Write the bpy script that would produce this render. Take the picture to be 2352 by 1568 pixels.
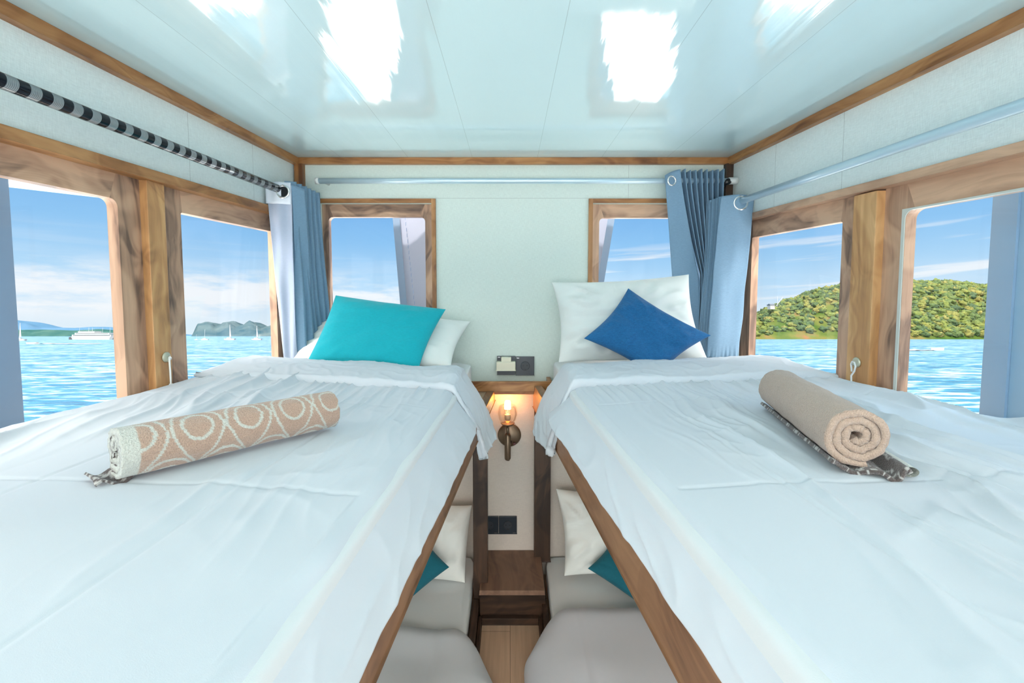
import bpy, bmesh, math, random
from math import sin, cos, tan, pi, radians, sqrt, exp, atan2
from mathutils import Vector, Matrix, noise

for o in list(bpy.data.objects): bpy.data.objects.remove(o)
SC = bpy.context.scene
COL = SC.collection
EYE = 1.42                      # eye height over the cabin floor; z below is given relative to it

# ------------------------------------------------------------------ camera
TH = radians(3.5); FPX = 1045.0; CX = 1172.0; HY = 660.0; CY = HY + FPX*tan(TH)
cd = bpy.data.cameras.new('camera'); cam = bpy.data.objects.new('camera', cd); COL.objects.link(cam)
cam.location = (0, 0, EYE); cam.rotation_euler = (pi/2-TH, 0, 0)
cd.sensor_width = 36; cd.lens = FPX/2352*36; cd.clip_start = .02; cd.clip_end = 20000
cd.shift_x = (1176-CX)/2352; cd.shift_y = (CY-784)/2352
SC.camera = cam
def P(px, py, d):               # point of the cabin seen at a pixel, at distance d ahead of the lens
    a = (px-CX)/FPX; b = -(py-CY)/FPX
    r = (a, cos(TH)+b*sin(TH), -sin(TH)+b*cos(TH)); k = d/r[1]
    return Vector((r[0]*k, d, r[2]*k))

# ------------------------------------------------------------------ world, sun, exposure
ALPHA = radians(6.0)            # the boat is pitched against the sea by this much
UPE = Vector((0, sin(ALPHA), cos(ALPHA))); FWE = Vector((0, cos(ALPHA), -sin(ALPHA)))
SC.view_settings.view_transform = 'Standard'; SC.view_settings.look = 'None'
SC.view_settings.gamma = 1; SC.view_settings.use_curve_mapping = False
SC.view_settings.exposure = 0.27

class NT:
    def __init__(s, tree): s.t = tree
    def n(s, typ, ins=None, **kw):
        nd = s.t.nodes.new(typ)
        for k, v in kw.items(): setattr(nd, k, v)
        for k, v in (ins or {}).items():
            if isinstance(v, bpy.types.NodeSocket): s.t.links.new(v, nd.inputs[k])
            else: nd.inputs[k].default_value = v
        return nd
    def math(s, op, a, b=0.0, c=None, clamp=False):
        d = {0: a, 1: b}
        if c is not None: d[2] = c
        return s.n('ShaderNodeMath', d, operation=op, use_clamp=clamp).outputs[0]
    def ramp(s, fac, stops, interp='LINEAR'):
        nd = s.n('ShaderNodeValToRGB', {0: fac}); r = nd.color_ramp; r.interpolation = interp
        while len(r.elements) > 1: r.elements.remove(r.elements[-1])
        for i, (p, c) in enumerate(stops):
            e = r.elements[0] if i == 0 else r.elements.new(p)
            e.position = p; e.color = (*c, 1) if len(c) == 3 else c
        return nd.outputs[0]
    def mix(s, fac, a, b, mode='MIX'):
        nd = s.t.nodes.new('ShaderNodeMix'); nd.data_type = 'RGBA'; nd.blend_type = mode
        for k, v in ((0, fac), (6, a), (7, b)):
            if isinstance(v, bpy.types.NodeSocket): s.t.links.new(v, nd.inputs[k])
            else: nd.inputs[k].default_value = (*v, 1) if isinstance(v, tuple) and len(v) == 3 else v
        return nd.outputs[2]
    def smooth(s, x, a, b):
        return s.n('ShaderNodeMapRange', {0: x, 1: a, 2: b, 3: 0.0, 4: 1.0}, interpolation_type='SMOOTHSTEP').outputs[0]

def make_world():
    w = bpy.data.worlds.new('sky'); SC.world = w; w.use_nodes = True; w.node_tree.nodes.clear()
    T = NT(w.node_tree)
    tc = T.n('ShaderNodeTexCoord').outputs['Generated']
    e = T.n('ShaderNodeVectorMath', {0: tc, 1: tuple(UPE)}, operation='DOT_PRODUCT').outputs['Value']
    fw = T.n('ShaderNodeVectorMath', {0: tc, 1: tuple(FWE)}, operation='DOT_PRODUCT').outputs['Value']
    sp = T.n('ShaderNodeSeparateXYZ', {0: tc}); x = sp.outputs[0]
    az = T.math('ARCTAN2', x, fw)
    base = T.ramp(T.math('ADD', e, 0.0, clamp=True), [
        (0.0, (.80, .90, .97)), (.05, (.66, .83, .97)), (.11, (.45, .71, .95)), (.19, (.27, .56, .90)), (.30, (.16, .42, .83)), (.5, (.14, .38, .78))])
    # cloud bank low on the left, thin streaks on the right
    p = T.n('ShaderNodeCombineXYZ', {0: T.math('MULTIPLY', az, 5.0), 1: T.math('MULTIPLY', e, 22.0), 2: 3.0}).outputs[0]
    n1 = T.n('ShaderNodeTexNoise', {'Vector': p, 'Scale': 1.0, 'Detail': 7.0, 'Roughness': .58}).outputs[0]
    band = T.math('MULTIPLY', T.smooth(e, .012, .05), T.math('SUBTRACT', 1.0, T.smooth(e, .09, .145)))
    left = T.smooth(T.math('MULTIPLY', az, -1.0), -.35, .25)
    c1 = T.math('MULTIPLY', T.math('MULTIPLY', T.smooth(n1, .38, .56), band), T.math('ADD', T.math('MULTIPLY', left, .75), .15))
    p2 = T.n('ShaderNodeCombineXYZ', {0: T.math('MULTIPLY', az, 3.0), 1: T.math('MULTIPLY', T.math('SUBTRACT', e, T.math('MULTIPLY', az, .03)), 50.0), 2: 7.7}).outputs[0]
    n2 = T.n('ShaderNodeTexNoise', {'Vector': p2, 'Scale': 1.0, 'Detail': 4.0, 'Roughness': .5}).outputs[0]
    band2 = T.math('MULTIPLY', T.smooth(e, .03, .08), T.math('SUBTRACT', 1.0, T.smooth(e, .15, .2)))
    c2 = T.math('MULTIPLY', T.math('MULTIPLY', T.smooth(n2, .52, .66), band2), T.math('SUBTRACT', .8, T.math('MULTIPLY', left, .7)))
    cl = T.math('MAXIMUM', c1, c2)
    col = T.mix(cl, base, (.93, .96, .99))
    # unseen sky above and behind the boat, brightened to flood the cabin with light
    hi = T.smooth(e, .36, .75)
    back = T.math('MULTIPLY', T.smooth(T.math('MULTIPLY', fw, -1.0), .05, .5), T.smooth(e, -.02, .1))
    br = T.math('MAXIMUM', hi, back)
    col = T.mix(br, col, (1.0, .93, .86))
    st = T.math('ADD', WORLD_BASE, T.math('ADD', T.math('MULTIPLY', hi, WORLD_HI), T.math('MULTIPLY', back, WORLD_BACK_FILL)))
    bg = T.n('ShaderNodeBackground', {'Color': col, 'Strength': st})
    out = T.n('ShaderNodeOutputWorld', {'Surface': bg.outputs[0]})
WORLD_BASE, WORLD_HI, WORLD_BACK_FILL = .84, 2.1, 4.9
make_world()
sl = bpy.data.lights.new('sun', 'SUN'); sl.energy = 7.0; sl.angle = radians(1.0); sl.color = (1, .97, .92)
so = bpy.data.objects.new('sun', sl); COL.objects.link(so)
so.rotation_euler = Vector((.06, .30, -1)).to_track_quat('-Z', 'Y').to_euler(); so.location = (0, 0, 12)

# ------------------------------------------------------------------ materials
MATS = {}
def mat(name, col=(.8, .8, .8), rough=.6, metal=0.0, build=None, **kw):
    if name in MATS: return MATS[name]
    m = bpy.data.materials.new(name); m.use_nodes = True; T = NT(m.node_tree)
    b = m.node_tree.nodes['Principled BSDF']
    b.inputs['Base Color'].default_value = (*col, 1); b.inputs['Roughness'].default_value = rough; b.inputs['Metallic'].default_value = metal
    for k, v in kw.items(): b.inputs[k.replace('_', ' ')].default_value = v
    if build: build(T, b)
    MATS[name] = m; return m
def lk(T, a, b): T.t.links.new(a, b)
def bump(T, b, h, strength, dist=.002):
    nd = T.n('ShaderNodeBump', {'Height': h, 'Strength': strength, 'Distance': dist}); lk(T, nd.outputs[0], b.inputs['Normal'])

def wood(name, axis, dark, midc, light, rough=.45, knots=.35):
    def bld(T, b):
        tc = T.n('ShaderNodeTexCoord').outputs['Object']
        sc = {'x': (1.2, 22, 22), 'y': (22, 1.2, 22), 'z': (22, 22, 1.2)}[axis]
        mp = T.n('ShaderNodeMapping', {0: tc, 'Scale': sc}, vector_type='POINT').outputs[0]
        warp = T.n('ShaderNodeTexNoise', {'Vector': tc, 'Scale': 2.3, 'Detail': 2.0}).outputs['Color']
        wv = T.n('ShaderNodeVectorMath', {0: warp, 3: 2.2}, operation='SCALE').outputs[0]
        v = T.n('ShaderNodeVectorMath', {0: mp, 1: wv}, operation='ADD').outputs[0]
        g = T.n('ShaderNodeTexNoise', {'Vector': v, 'Scale': 1.0, 'Detail': 5.0, 'Roughness': .55, 'Distortion': 1.2}).outputs[0]
        sc2 = {'x': (.5, 5, 5), 'y': (5, .5, 5), 'z': (5, 5, .5)}[axis]
        mp2 = T.n('ShaderNodeMapping', {0: tc, 'Scale': sc2, 'Location': (3.1, 1.7, .4)}, vector_type='POINT').outputs[0]
        v2 = T.n('ShaderNodeVectorMath', {0: mp2, 1: wv}, operation='ADD').outputs[0]
        big = T.n('ShaderNodeTexNoise', {'Vector': v2, 'Scale': 1.0, 'Detail': 2.0, 'Distortion': .8}).outputs[0]
        rings = T.math('SINE', T.math('MULTIPLY', big, 60.0))
        f = T.math('ADD', T.math('MULTIPLY', g, .75), T.math('MULTIPLY', rings, .035))
        f = T.math('ADD', f, T.math('MULTIPLY', T.math('SUBTRACT', big, .5), knots*2.0))
        f = T.math('ADD', f, .12)
        c = T.ramp(f, [(.26, dark), (.46, midc), (.68, light)])
        lk(T, c, b.inputs['Base Color']); bump(T, b, g, .25, .001)
    return mat(name+'_'+axis, midc, rough, build=bld)
def teak(ax): return wood('teak', ax, (.16, .055, .016), (.38, .165, .055), (.56, .29, .115), .38, .3)
def postteak(ax): return wood('postteak', ax, (.32, .15, .06), (.58, .30, .12), (.80, .48, .22), .38, .35)
def greyteak(ax): return wood('greyteak', ax, (.17, .10, .07), (.52, .31, .20), (.72, .46, .30), .42, .55)
def darkwood(ax): return wood('darkwood', ax, (.010, .005, .003), (.035, .018, .010), (.085, .045, .026), .5, .5)
def railwood(ax): return wood('railwood', ax, (.12, .055, .025), (.26, .125, .06), (.36, .19, .095), .45, .3)

def wallcloth(name, col, lines=None):
    def bld(T, b):
        tc = T.n('ShaderNodeTexCoord').outputs['Object']
        a = T.n('ShaderNodeTexNoise', {'Vector': T.n('ShaderNodeMapping', {0: tc, 'Scale': (500, 500, 60)}).outputs[0], 'Scale': 1.0, 'Detail': 2.0}).outputs[0]
        c = T.n('ShaderNodeTexNoise', {'Vector': T.n('ShaderNodeMapping', {0: tc, 'Scale': (60, 60, 500)}).outputs[0], 'Scale': 1.0, 'Detail': 2.0}).outputs[0]
        h = T.math('ADD', a, c)
        k = T.ramp(T.math('MULTIPLY', h, .5), [(.3, tuple(v*.90 for v in col)), (.7, tuple(min(1, v*1.05) for v in col))])
        out = k
        for axis, at in (lines or []):
            s = T.n('ShaderNodeSeparateXYZ', {0: tc}).outputs[axis]
            d = T.math('ABSOLUTE', T.math('SUBTRACT', s, at))
            m = T.math('LESS_THAN', d, .0009)
            out = T.mix(T.math('MULTIPLY', m, .45), out, (.25, .27, .26))
        lk(T, out, b.inputs['Base Color']); bump(T, b, h, .35, .001)
    return mat(name, col, .75, build=bld)

def cloth(name, col, scale=900, bs=.25, rough=.85, var=.0, sheen=.15, sub=0.0):
    def bld(T, b):
        tc = T.n('ShaderNodeTexCoord').outputs['Object']
        a = T.n('ShaderNodeTexNoise', {'Vector': tc, 'Scale': scale, 'Detail': 2.0}).outputs[0]
        if var:
            w = T.n('ShaderNodeTexNoise', {'Vector': T.n('ShaderNodeMapping', {0: tc, 'Scale': (90, 90, 700)}).outputs[0], 'Scale': 1.0, 'Detail': 3.0}).outputs[0]
            c = T.ramp(T.math('MULTIPLY', T.math('ADD', a, w), .5), [(.32, tuple(v*(1-var) for v in col)), (.68, tuple(min(1, v*(1+var)) for v in col))])
            lk(T, c, b.inputs['Base Color'])
        bump(T, b, a, bs, .0008)
    m = mat(name, col, rough, build=bld); m.node_tree.nodes['Principled BSDF'].inputs['Sheen Weight'].default_value = sheen
    return m

def glass_mat(name, tint=(1, 1, 1), gloss=.05, grough=.0):
    if name in MATS: return MATS[name]
    m = bpy.data.materials.new(name); m.use_nodes = True; m.node_tree.nodes.clear(); T = NT(m.node_tree)
    t = T.n('ShaderNodeBsdfTransparent', {'Color': (*tint, 1)}); g = T.n('ShaderNodeBsdfGlossy', {'Roughness': grough, 'Color': (1, 1, 1, 1)})
    fr = T.n('ShaderNodeFresnel', {'IOR': 1.3}).outputs[0]
    mx = T.n('ShaderNodeMixShader', {0: T.math('MINIMUM', T.math('MULTIPLY', fr, gloss/.017), .35 if gloss > .01 else .045), 1: t.outputs[0], 2: g.outputs[0]})
    T.n('ShaderNodeOutputMaterial', {'Surface': mx.outputs[0]}); MATS[name] = m; return m
def emit_mat(name, col, st):
    if name in MATS: return MATS[name]
    m = mat(name, col, .5); b = m.node_tree.nodes['Principled BSDF']
    b.inputs['Emission Color'].default_value = (*col, 1); b.inputs['Emission Strength'].default_value = st; return m

def ceiling_build(T, b):
    tc = T.n('ShaderNodeTexCoord').outputs['Object']
    w = T.n('ShaderNodeTexNoise', {'Vector': T.n('ShaderNodeMapping', {0: tc, 'Scale': (9, .6, 1)}).outputs[0], 'Scale': 1.0, 'Detail': 2.0}).outputs[0]
    w2 = T.n('ShaderNodeTexNoise', {'Vector': T.n('ShaderNodeMapping', {0: tc, 'Scale': (60, 1.2, 1), 'Rotation': (0, 0, .12)}).outputs[0], 'Scale': 1.0, 'Detail': 3.0}).outputs[0]
    h = T.math('ADD', T.math('MULTIPLY', w, 1.0), T.math('MULTIPLY', w2, .06))
    bump(T, b, h, .22, .02)
    s = T.n('ShaderNodeSeparateXYZ', {0: tc})
    out = (.60, .785, .815)
    for at in (-.78, -.47, -.175, .125, .42, .72):
        d = T.math('ABSOLUTE', T.math('SUBTRACT', s.outputs[0], at)); m = T.math('LESS_THAN', d, .0007)
        out = T.mix(T.math('MULTIPLY', m, .5), out, (.25, .32, .34))
    lk(T, out, b.inputs['Base Color'])
M_CEIL = mat('ceiling_panel', (.6, .8, .83), .07, build=ceiling_build, IOR=2.0)
M_WALL = wallcloth('wall_cloth', (.76, .86, .80), [(0, .55), (2, EYE+.415-.0)])
M_WALLS = wallcloth('wall_cloth_side', (.87, .95, .93), [(1, 1.50), (1, 1.83)])
M_LOW = wallcloth('wall_cloth_lampwarm', (.74, .67, .60))  # pale cloth with the lamp's warm light put into its colour
M_SHEET = cloth('white_sheet', (.72, .76, .77), 700, .15)
M_DUVET = cloth('white_duvet', (.645, .70, .75), 900, .12)
M_PILLOW = cloth('pillow_white', (.86, .90, .87), 700, .2)
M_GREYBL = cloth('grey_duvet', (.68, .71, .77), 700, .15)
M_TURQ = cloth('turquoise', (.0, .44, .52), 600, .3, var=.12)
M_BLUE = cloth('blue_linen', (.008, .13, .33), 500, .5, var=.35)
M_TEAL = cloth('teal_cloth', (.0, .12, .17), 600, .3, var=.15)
M_CURT = cloth('curtain_grey_blue', (.21, .345, .48), 800, .3, var=.12)
M_CURTL = cloth('curtain_lining', (.42, .49, .62), 800, .2, var=.05)
M_TAB = cloth('white_band', (.80, .86, .95), 700, .1)
M_CANVAS = cloth('canvas', (.40, .41, .50), 300, .2)
M_STEEL = mat('steel', (.75, .77, .78), .25, 1.0)
M_ROD = mat('rod_blue', (.58, .75, .84), .28, .35)
M_CHROME = mat('eyelet', (.85, .86, .86), .18, .9)
M_BLACK = mat('black_plastic', (.01, .012, .015), .35)
M_PLATE = mat('socket_plate', (.055, .065, .08), .35)
M_PLATED = mat('socket_dark', (.02, .024, .03), .4)
M_CREAM = mat('cream_plastic', (.78, .76, .60), .35)
M_BRONZE = mat('bronze', (.22, .16, .11), .35, .85)
M_WHITEMET = mat('white_enamel', (.82, .84, .82), .3)
M_GLASS = glass_mat('window_glass', (1, 1, 1), .006)
M_DECK = mat('deck_white', (.86, .87, .87), .5)
M_POSTEXT = mat('outside_post', (.20, .33, .50), .5)
M_POSTEXT2 = mat('outside_post_light', (.30, .45, .62), .5)
M_EAVE = mat('outside_eave', (.55, .68, .76), .5)

# ------------------------------------------------------------------ mesh helpers
def obj(name, bm, m, parent=None, smooth=False, bevel=0, zoff=EYE, env=False):
    if zoff and not env: bmesh.ops.translate(bm, vec=(0, 0, zoff), verts=bm.verts)
    if bevel: bmesh.ops.bevel(bm, geom=[e for e in bm.edges], offset=bevel, segments=2, profile=.6, affect='EDGES')
    bmesh.ops.recalc_face_normals(bm, faces=bm.faces)
    me = bpy.data.meshes.new(name); bm.to_mesh(me); bm.free()
    for k in (m if isinstance(m, (list, tuple)) else [m]): me.materials.append(k)
    if smooth:
        for p in me.polygons: p.use_smooth = True
    o = bpy.data.objects.new(name, me); COL.objects.link(o)
    if env: o.location = (0, 0, EYE); o.rotation_euler = (-ALPHA, 0, 0)
    if parent:
        o.parent = parent
        o.matrix_parent_inverse = (Matrix.Translation(parent.location) @ parent.rotation_euler.to_matrix().to_4x4()).inverted()
    return o
def tag(o, label, cat, group=None, kind=None):
    o['label'] = label; o['category'] = cat
    if group: o['group'] = group
    if kind: o['kind'] = kind
    return o
def struct(o, label=None):
    o['kind'] = 'structure'
    if label: o['label'] = label
    return o
def empty(name, loc=(0, 0, 0)):
    o = bpy.data.objects.new(name, None); COL.objects.link(o); o.location = loc; o.empty_display_size = .05; return o
def thing(name, label, cat, loc, group=None):
    return tag(empty(name, (loc[0], loc[1], loc[2]+EYE)), label, cat, group)

def hexa(bm, pts):              # 8 points: bottom ring 4, top ring 4
    v = [bm.verts.new(p) for p in pts]
    for f in ((0, 1, 2, 3), (4, 5, 6, 7), (0, 1, 5, 4), (1, 2, 6, 5), (2, 3, 7, 6), (3, 0, 4, 7)):
        bm.faces.new([v[i] for i in f])
def box(x0, x1, y0, y1, z0, z1, bm=None):
    bm = bm or bmesh.new()
    hexa(bm, [(x0, y0, z0), (x1, y0, z0), (x1, y1, z0), (x0, y1, z0), (x0, y0, z1), (x1, y0, z1), (x1, y1, z1), (x0, y1, z1)])
    return bm
def wx(s, y, off=0.0):          # x of the side wall's inner face, off = distance into the room
    A, B = (.995, .066) if s < 0 else (1.02, .085)
    return s*(A + B*(2.15-y) - off)
def sbox(s, y0, y1, o0, o1, z0, z1, bm=None):
    bm = bm or bmesh.new()
    q = [(wx(s, y0, o0), y0), (wx(s, y0, o1), y0), (wx(s, y1, o1), y1), (wx(s, y1, o0), y1)]
    hexa(bm, [(*p, z0) for p in q] + [(*p, z1) for p in q]); return bm
def tube(pts, r, seg=16, bm=None, caps=True, rf=None):
    bm = bm or bmesh.new(); pts = [Vector(p) for p in pts]; rings = []
    t0 = (pts[1]-pts[0]).normalized(); up = Vector((0, 0, 1)) if abs(t0.z) < .9 else Vector((1, 0, 0))
    nrm = t0.cross(up).normalized()
    for i, p in enumerate(pts):
        t = (pts[min(i+1, len(pts)-1)]-pts[max(i-1, 0)]).normalized()
        nrm = (nrm - t*nrm.dot(t)).normalized(); b = t.cross(nrm)
        rr = rf(i/(len(pts)-1))*r if rf else r
        rings.append([bm.verts.new(p + nrm*cos(a)*rr + b*sin(a)*rr) for a in [2*pi*k/seg for k in range(seg)]])
    for i in range(len(rings)-1):
        for k in range(seg): bm.faces.new([rings[i][k], rings[i][(k+1) % seg], rings[i+1][(k+1) % seg], rings[i+1][k]])
    if caps: bm.faces.new(rings[0]); bm.faces.new(rings[-1][::-1])
    return bm
def lathe(prof, c, axis='z', seg=32, bm=None):   # prof: (radius, height) pairs
    bm = bm or bmesh.new(); c = Vector(c); rings = []
    for r, h in prof:
        ring = []
        for k in range(seg):
            a = 2*pi*k/seg
            v = {'z': Vector((cos(a)*r, sin(a)*r, h)), 'y': Vector((cos(a)*r, h, sin(a)*r)), 'x': Vector((h, cos(a)*r, sin(a)*r))}[axis]
            ring.append(bm.verts.new(c+v))
        rings.append(ring)
    for i in range(len(rings)-1):
        for k in range(seg): bm.faces.new([rings[i][k], rings[i][(k+1) % seg], rings[i+1][(k+1) % seg], rings[i+1][k]])
    bm.faces.new(rings[0]); bm.faces.new(rings[-1][::-1])
    return bm
def torus(c, R, r, nrm, seg=32, s2=10, bm=None, sx=1.0):
    bm = bm or bmesh.new(); nrm = Vector(nrm).normalized(); u = nrm.cross(Vector((0, 0, 1))).normalized(); v = u.cross(nrm)
    c = Vector(c); G = []
    for i in range(seg):
        a = 2*pi*i/seg; d = u*cos(a)+v*sin(a)
        G.append([bm.verts.new(c + d*(R+r*cos(b)) + nrm*r*sin(b)*sx) for b in [2*pi*k/s2 for k in range(s2)]])
    for i in range(seg):
        for k in range(s2): bm.faces.new([G[i][k], G[(i+1) % seg][k], G[(i+1) % seg][(k+1) % s2], G[i][(k+1) % s2]])
    return bm
def grid(nu, nv, fn, bm=None):
    bm = bm or bmesh.new()
    G = [[bm.verts.new(fn(i/nu, j/nv)) for j in range(nv+1)] for i in range(nu+1)]
    for i in range(nu):
        for j in range(nv): bm.faces.new([G[i][j], G[i+1][j], G[i+1][j+1], G[i][j+1]])
    return bm
def solid(o, t, off=-1):
    m = o.modifiers.new('thickness', 'SOLIDIFY'); m.thickness = t; m.offset = off; return o
def holed(a0, a1, z0, z1, ia0, ia1, iz0, iz1, r, tomap, t0, t1, seg=8):
    """board a0..a1 x z0..z1 with a rounded hole, between depths t0 and t1; material 0 = upright grain, 1 = level grain"""
    bm = bmesh.new(); inner = []; outer = []
    def arc(ca, cz, s0, oc):
        for k in range(seg+1):
            t = s0 + pi/2*k/seg; inner.append((ca+r*cos(t), cz+r*sin(t)))
            outer.append(oc)
    def straight(p, o): inner.append(p); outer.append(o)
    arc(ia1-r, iz1-r, 0, (a1, z1)); i1 = len(inner)
    straight((ia1-r-.0001, iz1), (ia1, z1)); straight((ia0+r+.0001, iz1), (ia0, z1))
    arc(ia0+r, iz1-r, pi/2, (a0, z1))
    arc(ia0+r, iz0+r, pi, (a0, z0))
    straight((ia0+r+.0001, iz0), (ia0, z0)); straight((ia1-r-.0001, iz0), (ia1, z0))
    arc(ia1-r, iz0+r, 3*pi/2, (a1, z0))
    n = len(inner)
    lay = [[[bm.verts.new(tomap(a, t, z)) for a, z in ring] for ring in (inner, outer)] for t in (t0, t1)]
    def face(vs, mi):
        u = []
        for v in vs:
            if all((v.co-w.co).length > 1e-6 for w in u): u.append(v)
        if len(u) > 2:
            try: f = bm.faces.new(u); f.material_index = mi
            except ValueError: pass
    for i in range(n):
        j = (i+1) % n
        lvl = 1 if (abs(inner[i][1]-inner[j][1]) < 1e-4 and abs(inner[i][0]-inner[j][0]) > .01) else 0
        for L in lay: face([L[0][i], L[0][j], L[1][j], L[1][i]], lvl)
        face([lay[0][0][i], lay[0][0][j], lay[1][0][j], lay[1][0][i]], lvl)
        face([lay[0][1][i], lay[0][1][j], lay[1][1][j], lay[1][1][i]], lvl)
    bmesh.ops.remove_doubles(bm, verts=bm.verts, dist=1e-5)
    return bm

# ------------------------------------------------------------------ room shell
CEIL = .597; FLOOR = -EYE; REAR = -1.15; BW = 2.15
def floor_build(T, b):
    tc = T.n('ShaderNodeTexCoord').outputs['Object']
    br = T.n('ShaderNodeTexBrick', {'Vector': T.n('ShaderNodeMapping', {0: tc, 'Rotation': (0, 0, pi/2)}).outputs[0], 'Scale': 1.0, 'Mortar Size': .0012,
             'Brick Width': .9, 'Row Height': .17, 'Color1': (.66, .45, .30, 1), 'Color2': (.74, .52, .35, 1), 'Mortar': (.15, .09, .06, 1)}).outputs[0]
    g = T.n('ShaderNodeTexNoise', {'Vector': T.n('ShaderNodeMapping', {0: tc, 'Scale': (70, 4, 1)}).outputs[0], 'Scale': 1.0, 'Detail': 4.0}).outputs[0]
    c = T.mix(.35, br, T.ramp(g, [(.3, (.38, .25, .16)), (.7, (.72, .52, .36))])); lk(T, c, b.inputs['Base Color'])
M_FLOOR = mat('floor_laminate', (.4, .27, .17), .4, build=floor_build)
struct(obj('floor', box(-1.25, 1.35, REAR, BW+.05, FLOOR-.04, FLOOR), M_FLOOR), 'light oak laminate floor in the gangway between the bunks')
struct(obj('ceiling', box(-1.30, 1.42, -1.9, BW+.06, CEIL, CEIL+.05), M_CEIL), 'glossy pale aqua panelled cabin ceiling')

SILL = -.36
WT = {-1: .34, 1: .316}; GT = {-1: .241, 1: .217}    # top of the trim, top of the glass
POSTS = {-1: (1.333, 1.395, 2.07), 1: (1.363, 1.445, 2.07)}
for s, side in ((-1, 'left'), (1, 'right')):
    bm = bmesh.new(); t = -.06
    sbox(s, REAR, BW+.05, 0, t, WT[s]-.004, CEIL, bm)
    sbox(s, REAR, BW+.05, 0, t, FLOOR, SILL-.05, bm)
    sbox(s, POSTS[s][2], BW+.05, 0, t, SILL-.05, WT[s]-.004, bm)
    sbox(s, REAR, -.75, 0, t, SILL-.05, WT[s]-.004, bm)
    struct(obj('wall_'+side, bm, M_WALLS), 'pale cloth-covered %s cabin wall' % side)
def trim(i, bm, m, label=None, bevel=.002): return struct(obj('trim_%d' % i, bm, m, bevel=bevel), label)
trim(1, sbox(-1, REAR, BW, 0, .022, CEIL-.034, CEIL), teak('y'), 'teak cornice along the left wall')
trim(2, sbox(1, REAR, BW, 0, .022, CEIL-.034, CEIL), teak('y'), 'teak cornice along the right wall')
trim(3, box(-.99, 1.015, BW-.02, BW, CEIL-.030, CEIL), teak('x'), 'teak cornice along the back wall')
trim(4, sbox(-1, REAR, POSTS[-1][2]+.02, -.05, .016, WT[-1]-.030, WT[-1]), teak('y'), 'teak head trim over the left windows')
trim(5, sbox(1, REAR, POSTS[1][2]+.02, -.05, .014, WT[1]-.026, WT[1]), greyteak('y'), 'teak head trim over the right windows')
trim(6, box(-.990, -.952, BW-.03, BW, -.35, CEIL-.030), teak('z'), 'teak strip in the left back corner')
trim(7, box(.990, 1.026, BW-.03, BW, -.35, CEIL-.030), darkwood('z'), 'dark teak strip in the right back corner')
k = 8
for s in (-1, 1):
    y0, y1, ye = POSTS[s]
    trim(k, sbox(s, y0, y1, -.055, .0 if s < 0 else .004, SILL-.05, WT[s]-.030), postteak('z'), 'teak mullion post between the %s windows' % ('left' if s < 0 else 'right')); k += 1
    trim(k, sbox(s, -.75, ye, -.06, .02, SILL-.05, SILL-.02), teak('y'), 'teak sill under the %s windows' % ('left' if s < 0 else 'right')); k += 1
    trim(k, sbox(s, .34, .42, -.055, .0, SILL-.05, WT[s]-.030), teak('z')); k += 1

def window(n, s, y0, y1, p0, p1, r, label):
    e = empty('window_%d' % n, (wx(s, (y0+y1)/2, -.03), (y0+y1)/2, SILL+EYE)); struct(e, label)
    mp = lambda a, t, z: (wx(s, a, t), a, z)
    bm = holed(y0, y1, SILL-.03, WT[s]-.026, p0, p1, SILL+.02, GT[s], r, mp, -.022, -.052)
    obj('window_frame', bm, [greyteak('z'), greyteak('y')], e)
    obj('pane', sbox(s, p0-.008, p1+.008, -.036, -.039, SILL+.012, GT[s]+.008), M_GLASS, e)
    return e
window(1, -1, -.70, .34, -.62, .27, .03, 'unseen window added behind the viewer to let light through the left wall')  # added out of view so more daylight gets in
wA = window(2, -1, .42, POSTS[-1][0], .52, 1.262, .022, 'wide teak window in the left wall showing ferry and sea')
window(3, -1, POSTS[-1][1], POSTS[-1][2], 1.482, 2.00, .006, 'narrow teak window in the left wall beside the curtain')
window(4, 1, -.70, .34, -.62, .27, .03, 'unseen window added behind the viewer to let light through the right wall')  # likewise added, out of view, for the daylight
wR = window(5, 1, .42, POSTS[1][0], .52, 1.296, .026, 'wide teak window in the right wall showing the green hill')
window(6, 1, POSTS[1][1], POSTS[1][2], 1.516, 2.00, .006, 'narrow teak window in the right wall beside the curtains')
# pale rubber seal round the wide right pane
gm = mat('seal', (.66, .68, .62), .6)
obj('seal', holed(.515, 1.306, SILL+.012, GT[1]+.004, .525, 1.297, SILL+.024, GT[1]-.001, .024, lambda a, t, z: (wx(1, a, t), a, z), -.0195, -.03), gm, wR)

# back wall with two windows
WINB = [(7, -.905, -.347, -.856, -.401, .411, .331, 'left window of the back wall over the turquoise cushion'),
        (8, .365, .925, .419, .872, .411, .327, 'right window of the back wall behind the white pillow')]
bm = bmesh.new(); BZ0 = -.31
box(-1.06, 1.10, BW, BW+.05, FLOOR, BZ0, bm)
for a, b_ in ((-1.06, -.885), (-.367, .385), (.905, 1.10)): box(a, b_, BW, BW+.05, BZ0, .39, bm)
box(-1.06, 1.10, BW, BW+.05, .39, CEIL, bm)
struct(obj('wall_back', bm, M_WALL), 'pale mint cloth-covered back wall with two windows')
for n, x0, x1, p0, p1, zt, gt, lab in WINB:
    e = struct(empty('window_%d' % n, ((x0+x1)/2, BW+.02, BZ0+EYE)), lab)
    mp = lambda a, t, z: (a, BW+t, z)
    obj('window_frame', holed(x0+.018, x1-.018, BZ0+.01, zt-.018, p0, p1, BZ0+.06, gt, .022, mp, .016, .046), [greyteak('z'), greyteak('x')], e)
    obj('casing', holed(x0, x1, BZ0-.02, zt, x0+.019, x1-.019, BZ0, zt-.019, .001, mp, -.012, .03), [teak('z'), teak('x')], e)
    obj('pane', box(p0-.008, p1+.008, BW+.028, BW+.031, BZ0+.05, gt+.008), M_GLASS, e)

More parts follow.
